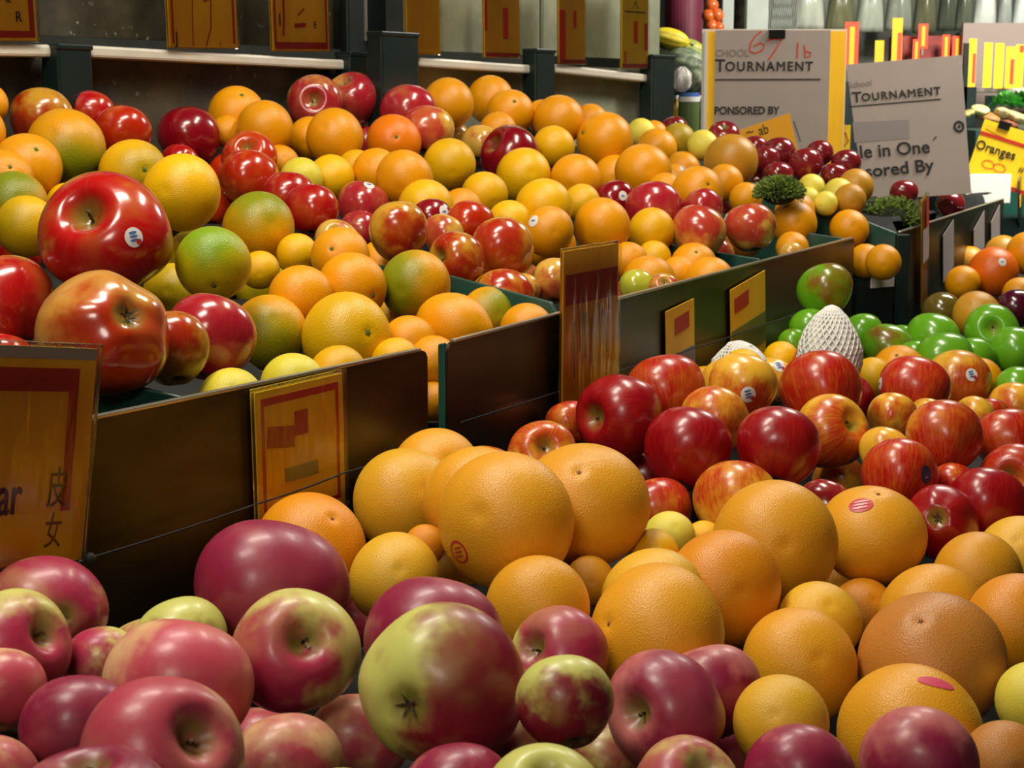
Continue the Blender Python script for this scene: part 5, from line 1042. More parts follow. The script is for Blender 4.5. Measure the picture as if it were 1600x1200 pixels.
def before_back(x, y):
    r = []
    for a, b in BACK:
        e, n, L = frame(a, b); s = (x - a.x) * e.x + (y - a.y) * e.y
        r.append(side(x, y, a, e, n))
    return r[0] if x < -.29 else r[1] if x < .066 else (r[2] if x < .36 else (y - 3.97 if x < .6 else -1))
DIV = [(Vector((-.271, 1.37, 0)), (n1 * .9 - e1 * .44).normalized()), (Vector((W2A.x, W2A.y, 0)) + e2 * .005, n2), (Vector((.066, 1.94, 0)) + e2 * .003, n2), (Vector((.416, 2.607, 0)) + e2 * .003, n2), (Vector((W2B.x, W2B.y, 0)) - e2 * .005, n2), (Vector((W3A.x, W3A.y, 0)) + e3 * .003, n3), (Vector((.889, 3.44, 0)) + e3 * .003, n3)]
def off_divider(x, y):
    for a, n in DIV:
        d = Vector((x, y, 0)) - a; s = d.dot(n)
        if -.02 < s < .62 and (d - n * s).length < .012: return False
    return True
liner('bin_liner', 'UF', -.95, 1.3, 1.0, 4.25, lambda x, y: behind(x, y) > .012 and off_divider(x, y) and before_back(x, y) < -.08, 'dark green liner cloth under the fruit of the metal bins')
liner('table_liner', 'MGRNO', -.6, 1.35, .5, 3.7, lambda x, y: behind(x, y) < -.03, 'dark green liner cloth under the apples and grapefruit of the lower tier')
# ---------------------------------------------------------------- counters that carry the display (hidden behind the fruit)
def slab(name, pts, z0, z1, mat, label, cat):
    o = MB().prism([(x, y, z0) for x, y in pts], (0, 0, z1 - z0)).obj(name, mat); return tag(o, label, cat)
b0, b1 = W1A + n1 * .02, W1B + n1 * .02; b2, b3 = W2A + n2 * .02, W2B + n2 * .02; b4, b5 = W3A + n3 * .02, W3B + n3 * .02
slab('bin_counter', [(b0.x, b0.y), (b1.x, b1.y), (b2.x, b2.y), (b3.x, b3.y), (b4.x, b4.y), (b5.x, b5.y), (1.0, 4.40), (.50, 3.6), (.34, 3.75), (.06, 3.38), (-.29, 3.0), (-.94, 1.87)], 0, .63, M_POST, 'dark counter under the metal fronted bins', 'counter')
c0, c1, c2, c3 = W1A - n1 * .03, W1B - n1 * .03, W2B - n2 * .03, W3B - n3 * .03
slab('lower_counter', [(-.62, .45), (1.4, .45), (1.4, 4.2), (c3.x, c3.y), (c2.x, c2.y), (c1.x, c1.y), (c0.x, c0.y)], 0, .50, M_POST, 'dark counter under the lower tier of apples and grapefruit', 'counter')
# ---------------------------------------------------------------- tournament signs
def curl(parent, w, h, mat, name, segs=10, bend=.006):
    """a sheet that bows a little towards the viewer"""
    m = MB(); v = []; f = []
    for i in range(segs + 1):
        x = w * i / segs; y = -bend * math.sin(math.pi * i / segs)
        v += [(x, y, 0), (x, y, h), (x, y + .0005, 0), (x, y + .0005, h)]
    for i in range(segs):
        a = 4 * i; b = a + 4
        f += [(a, b, b + 1, a + 1), (a + 3, b + 3, b + 2, a + 2), (a + 1, b + 1, b + 3, a + 3), (a, a + 2, b + 2, b)]
    f += [(0, 1, 3, 2), (4 * segs, 4 * segs + 2, 4 * segs + 3, 4 * segs + 1)]
    return m.add(v, f).obj(name, mat, parent, smooth=False)
T1 = 3.9
K1 = T1 / F_PX                       # metres per photo pixel at the first sign
sg = empty('tournament_sign', mat=card_frame(at(1098, 292, T1), at(1320, 290, T1 + .03)))
tag(sg, 'white tournament sign with red handwriting in a yellow-backed sleeve', 'sign', 'tournament signs')
W, H = 222 * K1, 238 * K1
MB().box(0, W, .002, .004, 0, H).obj('yellow_backing', M_CARD, sg)
MB().box(-.006, W + .003, .0045, .006, -.03, H + .005).obj('sleeve_back', plain('milky_sleeve', '#CFCBC0', .35), sg)
MB().box(16 * K1, 197 * K1, -.0006, .0006, -.02, H + .002).obj('paper', M_PAPER, sg)
MB().box(-.001, .010 * 0 + 4 * K1, .0, .0019, 0, H).obj('sleeve_edge', plain('milky_sleeve_edge', '#CFCBC0', .35), sg)
def sx(u): return (u - 1098) * K1
def sz(v): return (291 - v) * K1
lettering('CHOOL', sx(1114), sz(91), 15 * K1, plain('faded_grey_ink', '#7A7068', .7), sg, sx=1.0)
lettering('T', sx(1114), sz(114), 27 * K1, M_INK, sg, bold=.0005); lettering('OURNAMENT', sx(1130), sz(113), 20 * K1, M_INK, sg, bold=.0006, sx=.97, space=1.22)
MB().box(sx(1115), sx(1281), -.0014, -.0009, sz(127.6), sz(125.4)).obj('printed_line', M_INK, sg)
lettering('PONSORED BY', sx(1114), sz(179), 16.5 * K1, M_INK, sg, bold=.0006, sx=.93)
def hw(pts, r=.0016, mat=M_REDINK): return stroke([(sx(u), sz(v)) for u, v in pts], r, mat, sg)
hw([(1186, 53), (1176, 61), (1169, 73), (1168, 83), (1177, 87), (1188, 82), (1191, 74), (1184, 71), (1174, 76)])
hw([(1195, 67), (1205, 65), (1218, 66), (1212, 76), (1204, 88), (1198, 97)])
hw([(1244, 70), (1243, 94)]); hw([(1254, 74), (1256, 93), (1263, 92), (1265, 86), (1257, 83)])
cl = MB().box(sx(1197), sx(1223), -.006, .008, sz(64), sz(51)).obj('binder_clip', M_CLIP, sg, bevel=.001)
# scrawled yellow slip stuck on the first sign
ys = MB().prism([(sx(1150), -.0016, sz(205)), (sx(1233), -.0016, sz(178)), (sx(1249), -.0016, sz(240)), (sx(1160), -.0016, sz(262))], (0, .0008, 0)).obj('yellow_slip', plain('ochre_slip', '#DE9A0E', .6), sg)
lettering('ab', sx(1186), sz(212), 22 * K1, M_INK, sg, y=-.0022, sx=.8, rot=.25); lettering('~', sx(1166), sz(214), 22 * K1, M_INK, sg, y=-.0022, rot=.25)
stroke([(sx(1240), sz(190)), (sx(1246), sz(205)), (sx(1252), sz(222))], .0008, M_INK, sg)
MB().box(.10, .112, .007, .015, -.06, .12).obj('stake', M_RIM, sg)
# yellow card between the two signs
yb, w, h = card(at(1290, 262, 3.95), at(1327, 262, 3.95), 66 * 3.95 / F_PX, 'bright yellow card with red scribbles between the two tournament signs', M_CARDY, name='price_card', sleeve=False)
k = 3.95 / F_PX
stroke([(w * .35, h * .90), (w * .8, h * .80), (w * .92, h * .62), (w * .7, h * .48), (w * .35, h * .45)], .0014, M_REDINK, yb); stroke([(w * .4, h * .20), (w * .9, h * .30)], .0012, M_REDINK, yb)
MB().box(0, w, -.0015, -.0010, 0, h * .1).obj('printed_band', M_REDINK, yb); MB().box(w * .4, w * .5, .001, .006, -.07, 0).obj('stake', M_RIM, yb)
# second sign
T2 = 3.72; K2 = T2 / F_PX
up2 = (at(1322, 101, T2) - at(1349, 305, T2)).normalized()
s2 = empty('tournament_sign', mat=card_frame(at(1349, 312, T2), at(1517, 296, T2 + .02), up=up2))
tag(s2, 'white tournament sign reading le in One sored By beside the bright white tray', 'sign', 'tournament signs')
bl2, br2, tl2, tr2 = at(1349, 312, T2), at(1517, 296, T2 + .02), at(1322, 101, T2), at(1502, 86, T2 + .02)
M2 = s2.matrix_world.inverted()
def l2(u, v):
    a = s2.matrix_world; n = Vector((a[0][1], a[1][1], a[2][1])); q = M2 @ on_plane(u, v, a.translation, n); return q.x, q.z
def quad2(pts, y0, y1, name, mat): return MB().prism([(*l2(*p)[:1], y0, l2(*p)[1]) for p in pts], (0, y1 - y0, 0)).obj(name, mat, s2)
quad2([(1349, 305), (1350, 314), (1518, 302), (1517, 296), (1502, 86), (1322, 101)], -.0006, .0008, 'paper', M_PAPER)
def t2(body, u0, v0, u1, v1, size, bold=0, mat=M_INK, space=1.0, sxx=1.0):
    x0, z0 = l2(u0, v0); x1, z1 = l2(u1, v1)
    o = lettering(body, x0, z0, size * K2, mat, s2, y=-.0014, bold=bold, rot=math.atan2(z1 - z0, x1 - x0), sx=sxx, space=space)
    wd_ = max(v.co.x for v in o.data.vertices); o.scale.x = math.hypot(x1 - x0, z1 - z0) / wd_
    return o
t2('School', 1325, 137, 1362, 133, 13, mat=bpy.data.materials['faded_grey_ink'])
t2('T', 1331, 160, 1347, 159, 23, .0004); t2('OURNAMENT', 1346, 158, 1470, 147, 17, .0005, space=1.2)
quad2([(1325, 168), (1470, 156), (1470, 154), (1325, 166)], -.0012, -.0007, 'printed_line', M_INK)
quad2([(1332, 191), (1420, 187), (1421, 216), (1335, 223)], -.0011, -.0007, 'grey_block', M_GREYPAPER)
t2('le in One', 1343, 247, 1453, 238, 28, .0006); t2('sored By', 1352, 277, 1460, 266, 27, .0007)
stroke([l2(1458, 219), l2(1463, 213)], .0014, M_INK, s2)
cx_, cz_ = l2(1498, 198)
stroke([(cx_ + 7 * K2 * math.cos(a), cz_ + 7.5 * K2 * math.sin(a)) for a in [i * math.pi / 8 for i in range(17)]], .003, M_INK, s2, name='round_mark'); stroke([(cx_ - .002, cz_ - .003), (cx_ + .003, cz_ + .003)], .003, M_INK, s2, name='round_mark')
MB().box(.12, .13, .001, .006, -.05, .05).obj('stake', M_RIM, s2)
# oranges price card on the far side
T3 = 4.5; K3 = T3 / F_PX
u3 = (at(1510, 186, T3) - at(1518, 276, T3)).normalized()
s3 = empty('price_card', mat=card_frame(at(1508, 275, T3), at(1640, 318, T3 - .1), up=Vector((-.03, 0, 1)))); tag(s3, 'yellow price card reading Oranges with a black clip at the picture edge', 'price card', 'price cards of the aisle beyond')
W3 = 138 * K3; H3 = 92 * K3
MB().box(0, W3, 0, .001, 0, H3).obj('card_face', M_CARDY, s3)
MB().box(0, W3, -.0012, -.0006, H3 * .74, H3 * .80).obj('printed_band', M_REDINK, s3); MB().box(0, W3, -.0012, -.0006, 0, H3 * .07).obj('printed_band', M_REDINK, s3)
lettering('Oranges', .001, H3 * .50, 20 * K3, M_INK, s3, bold=.0005, sx=.92)
lettering('8', W3 * .555, H3 * .55, 14 * K3, M_INK, s3); lettering('#', W3 * .54, H3 * .34, 14 * K3, M_INK, s3)
stroke([(W3 * .13 + .017 * math.cos(a) + .018, H3 * .30 + .011 * math.sin(a)) for a in [i * math.pi / 6 for i in range(12)]], .0011, M_REDINK, s3)
stroke([(W3 * .13 + .017 * math.cos(a) + .050, H3 * .30 + .011 * math.sin(a)) for a in [i * math.pi / 6 for i in range(13)]], .0011, M_REDINK, s3)
stroke([(W3 * .05, H3 * .9), (W3 * .2, H3 * .86), (W3 * .3, H3 * .84)], .007, M_CARD, s3, name='printed_band')
MB().box(W3 * .17, W3 * .30, -.006, .006, H3 * .93, H3 * 1.06).obj('binder_clip', M_CLIP, s3, bevel=.001)
MB().box(W3 * .2, W3 * .24, .002, .012, -.045, .1).obj('stake', M_RIM, s3)
# bright white tray under it
tr = empty('white_tray', at(1546, 306, 4.35)); tag(tr, 'bright white tray catching the aisle lamp below the Oranges card', 'tray')
MB().box(-.065, .055, -.005, .0, -.02, .058).box(-.065, .055, .0, .20, -.02, -.014).box(-.065, -.06, 0, .2, -.02, .02).box(.05, .055, 0, .2, -.02, .02).obj('tray_body', plain('white_tray_plastic', '#F4F2EC', .5), tr, bevel=.002)
# stall counter beyond
cq = at(1440, 310, 4.5)
MB().box(cq.x - .25, 2.6, 4.46, 4.60, 0, cq.z - .05).obj('aisle_counter', M_POST); tag(bpy.data.objects['aisle_counter'], 'dark counter of the stall beyond the tournament signs', 'counter')
# ---------------------------------------------------------------- moss clumps and foam nets on the display
def moss(name, c, rx, ry, rz, n, label, seed):
    rg = random.Random(seed); m = MB()
    for _ in range(n):
        th = math.acos(rg.uniform(-.3, 1)); w = rg.uniform(0, 2 * math.pi); q = rg.uniform(.75, 1.0)
        p = Vector((rx * q * math.sin(th) * math.cos(w), ry * q * math.sin(th) * math.sin(w), rz * q * math.cos(th)))
        d = (p.normalized() + Vector((rg.uniform(-.8, .8), rg.uniform(-.8, .8), rg.uniform(-.4, .8)))).normalized(); s = d.cross(Vector((rg.uniform(-1, 1), rg.uniform(-1, 1), .3))).normalized()
        L = rg.uniform(.006, .013); ww = rg.uniform(.0012, .0026)
        m.add([p - s * ww, p + s * ww, p + d * L + s * ww * .5 + d.cross(s) * .002, p + d * L - s * ww * .5], [(0, 1, 2, 3)])
    r = empty(name, c); o = m.obj('leafy_sprigs', plain(name + '_leaf', '#6E8434', .7, noise=.6, nscale=60), r); o['kind'] = 'stuff'
    v = []; f = []
    ball('moss_core', (0, 0, 0), rx * .8, plain(name + '_core', '#1E2A0E', .9, noise=.5, nscale=50), r, sz=rz / rx, seg=20)
    return tag(r, label, 'moss', 'green moss clumps between the far fruit')
moss('moss_clump', at(1218, 302, 3.05), .042, .036, .028, 1700, 'dark green moss clump behind the far metal bin corner orange', 3)
moss('moss_clump', at(1392, 340, 3.33), .058, .04, .038, 1900, 'lighter green moss clump at the start of the farthest bin', 4)
def foam_net(c, prof, label, lean, seed, ang=(0, 2 * math.pi)):
    """a stretched foam sleeve: a lattice of soft strands over a rounded body; prof: (radius, height) pairs"""
    m = MB(); N = 26; rows = []
    def rz(t):
        i = min(int(t * (len(prof) - 1)), len(prof) - 2); q = t * (len(prof) - 1) - i
        return prof[i][0] * (1 - q) + prof[i + 1][0] * q, prof[i][1] * (1 - q) + prof[i + 1][1] * q
    for dirn in (1, -1):
        for k in range(N):
            pts = []
            for s in range(19):
                t = s / 18; r_, z_ = rz(t); w = 2 * math.pi * k / N + dirn * t * 2.2
                r_ *= 1 + .03 * math.sin(5 * w + 9 * t); pts.append((r_ * math.cos(w), r_ * math.sin(w), z_))
            m.tube(pts, .0013, 5)
    r = empty('foam_net', c); r.rotation_euler = lean
    o = m.obj('foam_strands', M_FOAM, r, smooth=True)
    inner = MB(); n = 24
    v = []; f = []
    for s in range(13):
        r_, z_ = rz(s / 12)
        for j in range(n): v.append(((r_ - .0012) * math.cos(2 * math.pi * j / n), (r_ - .0012) * math.sin(2 * math.pi * j / n), z_))
    for s in range(12):
        for j in range(n): f.append((s * n + j, s * n + (j + 1) % n, (s + 1) * n + (j + 1) % n, (s + 1) * n + j))
    f.append(tuple(range(n))[::-1]); f.append(tuple(12 * n + j for j in range(n)))
    link('foam_film', me_new('foam_film', v, f, True), plain('foam_film_white', '#D8D6CE', .8), r)
    return tag(r, label, 'foam net', 'white foam fruit nets on the red apple heap')
fz = 2.42
foam_net(at(1294, 578, 2.36), [(.044, -.01), (.047, .012), (.045, .035), (.036, .058), (.023, .078), (.009, .091), (.002, .094)], 'white foam net sleeve standing up like a cone among the apples', (0, .03, 0), 1)
foam_net(at(1152, 580, 2.35), [(.038, -.01), (.037, .012), (.033, .028), (.022, .038), (.006, .042)], 'grey-white foam net lying behind the yellow stickered apple', (.25, .55, 0), 2)
# ---------------------------------------------------------------- squashes, jar and bag past the end post
def squash(u, v, t, w, hgt, col, label, tilt=0, nm='squash'):
    rg = random.Random(int(u * 7 + v)); a = w / 2 * t / F_PX; b = hgt / 2 * t / F_PX
    m = lathe_fruit('squash_body', lambda th, ww: (math.sin(th) * (1 + .03 * math.cos(9 * ww)) * math.cos(ww), math.sin(th) * (1 + .03 * math.cos(9 * ww)) * math.sin(ww), math.cos(th) * 1.25), 54, 24)
    mt = NT('squash_skin'); tc = mt.n('ShaderNodeTexCoord'); n_ = mt.noise(tc.outputs['Object'], 3, 4)
    sp_ = mt.n('ShaderNodeSeparateXYZ'); mt.l(tc.outputs['Object'], sp_.inputs[0])
    mt.l(mt.mix(mt.ramp(n_, .4, .65), lin(col[0]), lin(col[1])), mt.b.inputs['Base Color']); mt.set(Roughness=.45)
    o = link(nm, m, mt.m); o.location = at(u, v, t); o.rotation_euler = (.2, math.pi / 2 + tilt, .3); o.scale = (b, b, a / 1.25)
    MB().tube([(0, 0, 1.2), (.05, 0, 1.36), (.1, .02, 1.5)], [.12, .09, .11], 8).obj('stem', M_STEM, o, smooth=True)
    return tag(o, label, 'squash', 'squashes past the green end post')
sq_top = at(1065, 214, 4.0).z
GREY = ('#5C6A50', '#8A9478'); YEL = ('#D2BC1E', '#E0CC3A')
squash(1048, 60, 4.2, 62, 32, YEL, 'yellow squash on top of the pile past the end post', .25)
squash(1034, 76, 4.25, 66, 50, GREY, 'grey-green squash under the yellow one and against the clear divider', .3)
squash(1074, 80, 4.35, 60, 40, ('#8E9A4A', '#B8B040'), 'green and yellow squash beside the maroon drum', .2)
squash(1071, 98, 4.1, 64, 48, GREY, 'pale grey-green squash in the middle of the squash pile', .2)
squash(1086, 124, 4.1, 44, 60, GREY, 'grey-green squash tucked behind the edge of the first tournament sign', .9)
squash(1046, 106, 4.3, 60, 44, GREY, 'grey-green squash behind the end post at the foot of the pile', .1)
squash(1066, 134, 4.25, 60, 40, ('#48543E', '#7A8468'), 'dark grey-green squash behind the clear produce bag', .15)
sqc = at(1066, 150, 4.25); MB().box(sqc.x - .06, sqc.x + .09, 4.12, 4.5, sq_top, sqc.z).obj('squash_crate', M_POST); tag(bpy.data.objects['squash_crate'], 'dark crate under the pile of squashes past the end post', 'crate')
bagm = NT('cloudy_plastic'); bagm.set(Base_Color=(.62, .58, .54, 1), Roughness=.25, Alpha=.75)
def lumpy(name, c, rx, rz, mat, label, cat, seed):
    rg = random.Random(seed); ph = [rg.uniform(0, 6.28) for _ in range(4)]
    m = lathe_fruit(name, lambda th, w: ((1 + .12 * math.sin(5 * w + ph[0]) + .10 * math.sin(9 * w + 6 * th + ph[1])) * math.sin(th) * math.cos(w), (1 + .12 * math.sin(5 * w + ph[0])) * math.sin(th) * math.sin(w), math.cos(th) * (1 + .08 * math.sin(7 * w + ph[2]))), 40, 24)
    o = link(name, m, mat); o.location = c; o.scale = (rx, rx, rz); return tag(o, label, cat)
lumpy('produce_bag', at(1066, 124, 3.95), .026, .034, bagm.m, 'shiny clear produce bag between the end post and the first sign', 'bag', 2)
jar = empty('jar', at(1076, 190, 3.98)); tag(jar, 'jar with a blue and white lid beside the first tournament sign', 'jar')
MB().tube([(0, 0, -.05), (0, 0, .048)], .026, 24).obj('jar_body', plain('green_jar_glass', '#55663A', .3), jar, smooth=False); MB().tube([(0, 0, .048), (0, 0, .060)], .027, 24).obj('white_band', M_WHITE, jar); MB().tube([(-.0, 0, .060), (0, 0, .070)], .024, 24).obj('lid', M_BLUE, jar)
for u, col, lb in ((1056, '#B08A30', 'ochre bottle'), (1092, '#2E4A2C', 'dark green bottle')):
    b_ = empty('bottle', at(u, 190, 4.02)); tag(b_, '%s standing %s the blue-lidded jar' % (lb, 'between the end post and' if u < 1070 else 'on the sign side of'), 'bottle')
    MB().tube([(0, 0, -.05), (0, 0, .03), (0, 0, .045), (0, 0, .055)], [.011, .011, .006, .005], 14).obj('bottle_body', plain(lb.replace(' ', '_'), col, .3), b_, smooth=False); MB().tube([(0, 0, .055), (0, 0, .064)], .006, 12).obj('cap', M_WHITE, b_)
# shelf under them
sq = at(1065, 214, 4.0)
MB().box(sq.x - .05, sq.x + .16, 3.99, 4.75, 0, sq.z).obj('squash_stand', M_TEAL); tag(bpy.data.objects['squash_stand'], 'green stand carrying the squashes and jars past the end post', 'stand')
sq2 = at(1065, 122, 4.2)
# ---------------------------------------------------------------- maroon drum, onions, pale posts
dr = at(1068, 60, 5.2)
d_ = empty('drum', (dr.x, dr.y, 0)); tag(d_, 'tall maroon drum behind the squashes', 'drum')
MB().tube([(0, 0, 0), (0, 0, .9), (0, 0, 1.48), (0, 0, 1.9)], .062, 32).obj('drum_body', plain('maroon_paint', '#6A2438', .5, noise=.15, nscale=10), d_, smooth=False)
MB().tube([(0, 0, 1.30), (0, 0, 1.312)], .0645, 32).obj('hoop', plain('maroon_hoop', '#4A1624', .5), d_)
def onion(u, v, t, d, label):
    m = lathe_fruit('onion', lambda th, w: (math.sin(th) * math.cos(w), math.sin(th) * math.sin(w), math.cos(th) * .95 + .25 * math.exp(-(math.sin(th) / .2) ** 2) * (1 if math.cos(th) > 0 else 0)), 28, 20)
    o = link('onion', m, plain('onion_skin', '#D2642A', .25, noise=.3, nscale=4)); o.location = at(u, v, t); r_ = d / 2 * t / F_PX; o.scale = (r_, r_, r_); o.rotation_euler = (.5, .4, u)
    return tag(o, label, 'onion', 'orange onions beside the maroon drum')
for u, v, d, lb in ((1112, 8, 22, 'topmost orange onion with a white glint beside the maroon drum'), (1107, 25, 22, 'orange onion touching the maroon drum'), (1120, 24, 22, 'orange onion nearest the pale upright post'), (1112, 41, 20, 'lowest orange onion over the first sign corner'), (1123, 43, 18, 'small orange onion beside the lowest one')):
    onion(u, v, 5.0, d, lb)
ob = at(1115, 53, 5.0)
MB().box(ob.x - .03, ob.x + .03, ob.y - .04, ob.y + .05, 0, ob.z).obj('onion_stand', M_POST); tag(bpy.data.objects['onion_stand'], 'dark stand below the orange onions', 'stand')
PALE = plain('pale_post_paint', '#B4BCB4', .5, noise=.06, nscale=10)
for (u0, u1, lb) in ((1128, 1146, 'narrow pale upright post beside the orange onions'), (1166, 1200, 'wide pale upright post above the binder clip of the first sign')):
    a, b = at(u0, 50, 5.3), at(u1, 50, 5.3)
    p = empty('upright_post', (a.x, a.y, 0)); tag(p, lb, 'post', 'pale upright posts of the aisle beyond')
    MB().box(0, b.x - a.x, 0, .05, 0, 2.2).obj('post_body', PALE, p, bevel=.003)
# wire mesh panel
a, b = at(1202, 70, 5.35), at(1240, 70, 5.35); m = MB(); n_ = 12
for i in range(n_ + 1):
    x = (b.x - a.x) * i / n_; m.tube([(x, 0, 0), (x + .03, 0, .32)], .0009, 4, False); m.tube([(x, .002, 0), (x - .03, .002, .32)], .0009, 4, False)
wm = empty('wire_mesh', (a.x, a.y, a.z - .02)); tag(wm, 'grey wire mesh panel between the wide pale post and the hanging bags', 'mesh'); m.obj('wires', PALE, wm)
MB().box(-.01, b.x - a.x + .01, .012, .016, -.02, .34).obj('backing', M_BACK, wm)
a, b = at(1148, 60, 5.6), at(1166, 60, 5.6)
MB().box(a.x, b.x + .02, a.y, a.y + .1, 0, 2.3).obj('produce_rack', plain('brown_rack', '#4A4430', .7, noise=.7, nscale=30)); tag(bpy.data.objects['produce_rack'], 'brown produce rack seen between the two pale upright posts', 'rack')
# ---------------------------------------------------------------- hanging clear bags with far price cards
def bag(u0, u1, vb, t, col, label, seed):
    rg = random.Random(seed); a, b = at(u0, vb, t), at(u1, vb, t); w = b.x - a.x; h = .24
    v = []; f = []; nu, nv = 22, 14
    for i in range(nv + 1):
        q = i / nv; half = w / 2 * (1 - .55 * q ** 1.5); dep = .012 + .026 * math.sin(math.pi * min(1, q * 1.15 + .12))
        for j in range(nu):
            ww = 2 * math.pi * j / nu; k = 1 + .14 * math.sin(6 * ww + seed + 3 * q)
            v.append((w / 2 + half * math.cos(ww), dep * k * math.sin(ww), q * h))
    for i in range(nv):
        for j in range(nu): f.append((i * nu + j, i * nu + (j + 1) % nu, (i + 1) * nu + (j + 1) % nu, (i + 1) * nu + j))
    f.append(tuple(range(nu))[::-1]); f.append(tuple(nv * nu + j for j in range(nu)))
    r = empty('plastic_bag', a); tag(r, label, 'bag', 'plastic bags hanging in a row beyond the signs')
    mt = plain('cloudy_bag_plastic', col, .22, noise=.35, nscale=14, stretch=(1, 1, .3)); mt.node_tree.nodes['Principled BSDF'].inputs['Alpha'].default_value = .8
    link('bag_film', me_new('bag_film', v, f, True), mt, r)
    MB().tube([(w / 2, 0, h - .01), (w / 2, 0, h + .05)], .004, 8).obj('knot', M_RIM, r)
    return r
HZ = ['pale plastic bag hanging first after the wire mesh', 'dark olive plastic bag hanging second after the wire mesh', 'pale plastic bag hanging third after the wire mesh', 'grey plastic bag hanging fourth after the wire mesh', 'olive plastic bag hanging fifth after the wire mesh',
      'dark plastic bag hanging sixth after the wire mesh', 'dark plastic bag hanging seventh, before the white rail', 'white plastic bag hanging first above the white far rail', 'grey plastic bag hanging second above the white far rail', 'white plastic bag hanging at the picture edge above the white far rail']
for k, (u0, u1, vb, c) in enumerate([(1236, 1288, 46, '#B4B8A8'), (1290, 1334, 50, '#6A6A4C'), (1336, 1380, 50, '#A4AC9C'), (1382, 1424, 48, '#848A7C'), (1426, 1462, 52, '#5E6048'), (1464, 1492, 48, '#4A5044'), (1492, 1518, 48, '#5A6050'), (1520, 1556, 44, '#D0D4CC'), (1557, 1580, 46, '#9AA098'), (1581, 1618, 44, '#CDD4D0')]):
    bag(u0, u1, vb, 5.6, c, HZ[k], k)
p0, p1 = at(1236, 52, 5.7), at(1625, 52, 5.7)
rb = empty('bag_rail', Vector((p0.x, p0.y, p0.z + .30))); tag(rb, 'thin dark rail the plastic bags hang from, above the picture', 'rail'); MB().tube([(0, -.1, 0), (p1.x - p0.x, -.1, 0)], .006, 8).obj('rail_bar', M_POST, rb)
MB().box(p0.x - .05, p1.x + .1, p0.y + .12, p0.y + .14, 0, 2.4).obj('aisle_back_panel', plain('grey_green_panel', '#6E7264', .6, noise=.3, nscale=8)); tag(bpy.data.objects['aisle_back_panel'], 'grey-green back panel behind the row of hanging plastic bags', 'panel')
# far white rail and lower white shelf
def far_rail(u0, v0, u1, v1, t, hpx, label, mat=M_RAIL):
    a, b = at(u0, v0, t), at(u1, v1, t); o = MB().prism([(0, 0, 0), (0, 0, -hpx * t / F_PX), (0, .06, -hpx * t / F_PX), (0, .06, 0)], b - a).obj('shelf_rail', mat, bevel=.003); o.location = a
    return tag(o, label, 'shelf rail', 'white rails of the aisle beyond')
far_rail(1500, 57, 1640, 55, 5.3, 11, 'white far rail under the hanging white plastic bags'); far_rail(1500, 50, 1640, 47, 5.36, 5, 'dark strip along the top of the white far rail', M_CLIP)
far_rail(1523, 135, 1640, 138, 5.1, 9, 'white far shelf edge carrying the row of yellow price cards')
MB().box(*(lambda a, b: (a.x, b.x, a.y + .03, a.y + .05, a.z - .10, a.z + .20))(at(1505, 135, 5.2), at(1640, 135, 5.2))).obj('card_backdrop', plain('pinkish_grey_panel', '#8C7C74', .6)); tag(bpy.data.objects['card_backdrop'], 'pinkish grey panel behind the row of far yellow price cards', 'panel')
pp = at(1503, 172, 5.0)
fp = empty('end_post', (pp.x, pp.y, 0)); tag(fp, 'dark green upright post beside the second tournament sign', 'post'); MB().box(0, .042, 0, .03, 0, EYE + ray(1503, 136).z * 5.0).box(.0, .014, .0, .02, 1.2, EYE + ray(1503, 68).z * 5.0).obj('post_body', M_POST, fp)
pp = at(1548, 172, 5.12); fp = empty('end_post', (pp.x, pp.y, 0)); tag(fp, 'short dark green post under the far white shelf edge', 'post'); MB().box(-.012, .012, 0, .03, 0, pp.z + .045).obj('post_body', M_TEAL, fp)
FAR = [(1318, 1340, 36, 108, M_FLUO, 'glowing orange-red card just above the second sign corner'), (1366, 1380, 64, 106, M_CARD, 'short orange card second in the row above the second sign'), (1392, 1408, 30, 104, M_CARD, 'tall yellow and red card with a white tip above the second sign'),
       (1425, 1436, 62, 100, M_FLUO, 'small glowing red card in the middle above the second sign'), (1434, 1449, 38, 76, M_FLUO, 'small glowing red card hanging highest above the second sign'), (1471, 1483, 55, 92, M_FLUO, 'glowing red card near the dark strip above the second sign'), (1487, 1502, 57, 94, M_FLUO, 'glowing red card last in the row above the second sign'),
       (1511, 1523, 62, 137, M_CARD, 'thin orange card beside the dark end of the far rail'), (1535, 1548, 68, 137, M_CARDY, 'yellow card first on the far white shelf edge'), (1552, 1566, 69, 138, M_CARDY, 'bright yellow card second on the far white shelf edge'), (1569, 1583, 74, 138, M_CARD, 'orange card third on the far white shelf edge'), (1584, 1597, 71, 138, M_CARDY, 'yellow card with a red corner last on the far white shelf edge')]
for k, (u0, u1, vt, vb, mt, lb) in enumerate(FAR):
    t = 5.02 if u0 > 1505 else 5.25
    r, w, h = card(at(u0, vb, t), at(u1, vb, t), (vb - vt) * t / F_PX, lb, mt, 'price cards of the aisle beyond', sleeve=False)
    if k in (2, 7, 10): MB().box(w * .55, w * .95, -.0015, -.001, h * .1, h * .7).obj('printed_band', M_FLUO, r)
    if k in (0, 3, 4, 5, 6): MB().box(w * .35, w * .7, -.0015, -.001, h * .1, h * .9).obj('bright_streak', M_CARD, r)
    if k == 11: MB().box(w * .45, w * .95, -.0015, -.001, h * .82, h * .98).obj('printed_band', M_FLUO, r)
    if k < 7: MB().box(w * .4, w * .6, .001, .004, -.02, h * .5).obj('holder', M_RIM, r)
MR = plain('dark_red_netting', '#8A2A22', .6, noise=.4, nscale=20)
rr = at(1400, 112, 5.32)
cr = empty('red_crate', (rr.x, rr.y, rr.z)); tag(cr, 'dark red crate behind the glowing cards above the second sign', 'crate')
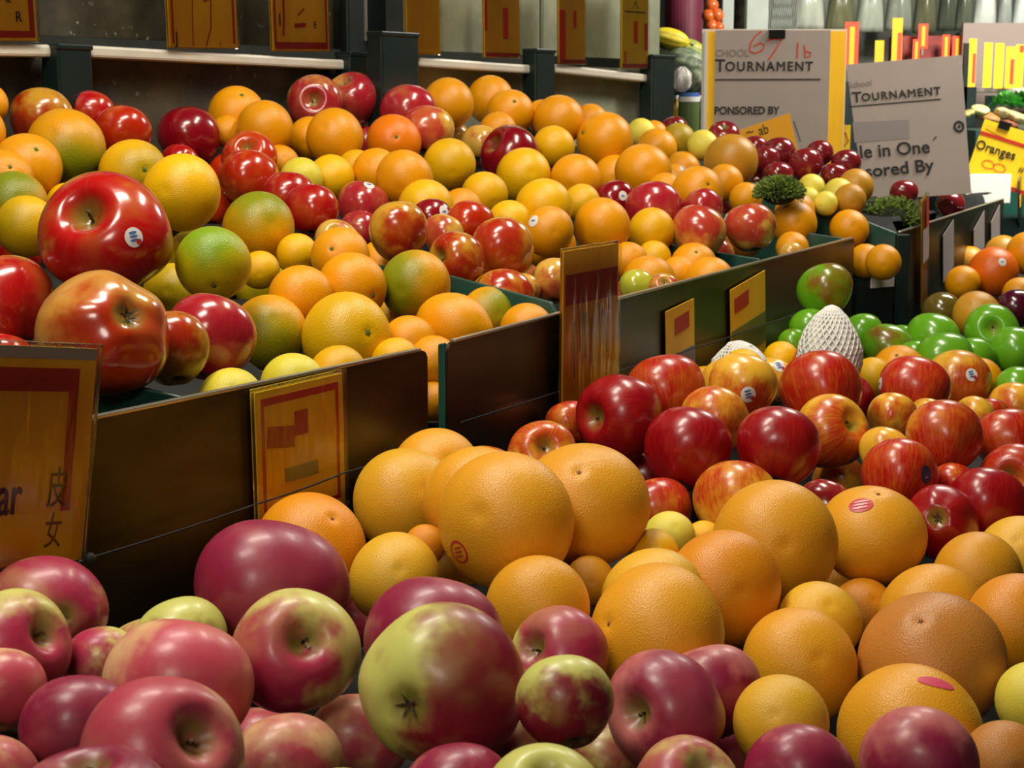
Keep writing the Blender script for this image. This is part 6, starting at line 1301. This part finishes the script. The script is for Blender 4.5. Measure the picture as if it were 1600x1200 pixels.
MB().box(.005, .20, .0, .012, 0, .115).box(.005, .20, .13, .142, 0, .115).box(.005, .012, .012, .13, 0, .115).box(.193, .20, .012, .13, 0, .115).obj('crate_body', MR, cr); MB().box(-.02, .24, .0, .17, -.03, 0).obj('crate_base', M_POST, cr)
sc_ = at(1318, 112, 5.25); MB().box(sc_.x - .06, at(1502, 112, 5.25).x + .02, sc_.y - .01, sc_.y + .25, 0, sc_.z - .0005 - .03).obj('crate_stand', M_POST); tag(bpy.data.objects['crate_stand'], 'dark stand under the red crate and glowing cards', 'stand')
# greens and pale roots at the picture edge
def leafy(name, c, r0, n, col, label, seed):
    rg = random.Random(seed); m = MB()
    for _ in range(n):
        th = math.acos(rg.uniform(-.1, 1)); w = rg.uniform(0, 6.283); p = Vector((r0 * math.sin(th) * math.cos(w), r0 * math.sin(th) * math.sin(w), .8 * r0 * math.cos(th))) * rg.uniform(.5, 1)
        d = p.normalized(); s = d.cross(Vector((0, .2, 1))).normalized(); L = r0 * .35
        m.add([p, p + d * L * .5 + s * L * .4, p + d * L + Vector((0, 0, .2 * L)), p + d * L * .5 - s * L * .4], [(0, 1, 2, 3)])
    o = m.obj(name, plain(name + '_leaf', col, .4, noise=.4, nscale=20)); o.location = c; return tag(o, label, 'leafy greens')
leafy('lettuce', at(1572, 166, 4.9), .045, 260, '#5CB04A', 'bright green lettuce below the far white shelf edge', 1)
leafy('kale', at(1600, 168, 4.95), .05, 260, '#2E7A26', 'darker green leafy bunch at the picture edge beside the lettuce', 2)
def root_veg(u, v, d, col, label, nm='ginger_root'):
    m = lathe_fruit(nm, apple_fn(int(u), .7, .15, .1, .12, .2), 30, 20); o = link(nm, m, plain('root_skin', col, .6, noise=.35, nscale=5)); o.location = at(u, v, 4.75); r_ = d / 2 * 4.75 / F_PX; o.scale = (r_ * 1.3, r_, r_ * .8); o.rotation_euler = (.2, .3, u)
    return tag(o, label, 'root vegetable', 'pale roots above the Oranges card')
for u, v, d, c, lb in ((1512, 178, 22, '#A89A5C', 'pale brown root right beside the second sign edge'), (1532, 172, 26, '#D0C888', 'pale cream root standing highest above the black clip'), (1545, 184, 30, '#A8743C', 'brown root above the black clip'), (1566, 178, 30, '#C8BC84', 'pale root below the bright green lettuce'), (1590, 184, 34, '#C4B078', 'pale root at the picture edge under the greens'), (1578, 196, 26, '#8A4A30', 'reddish brown root behind the top of the Oranges card')):
    root_veg(u, v, d, c, lb)
vs = at(1550, 200, 4.75); MB().box(vs.x - .10, vs.x + .35, 4.62, 5.05, 0, vs.z - .004).obj('root_tray', M_TEAL); tag(bpy.data.objects['root_tray'], 'green tray stand carrying the pale roots and lettuce', 'stand')
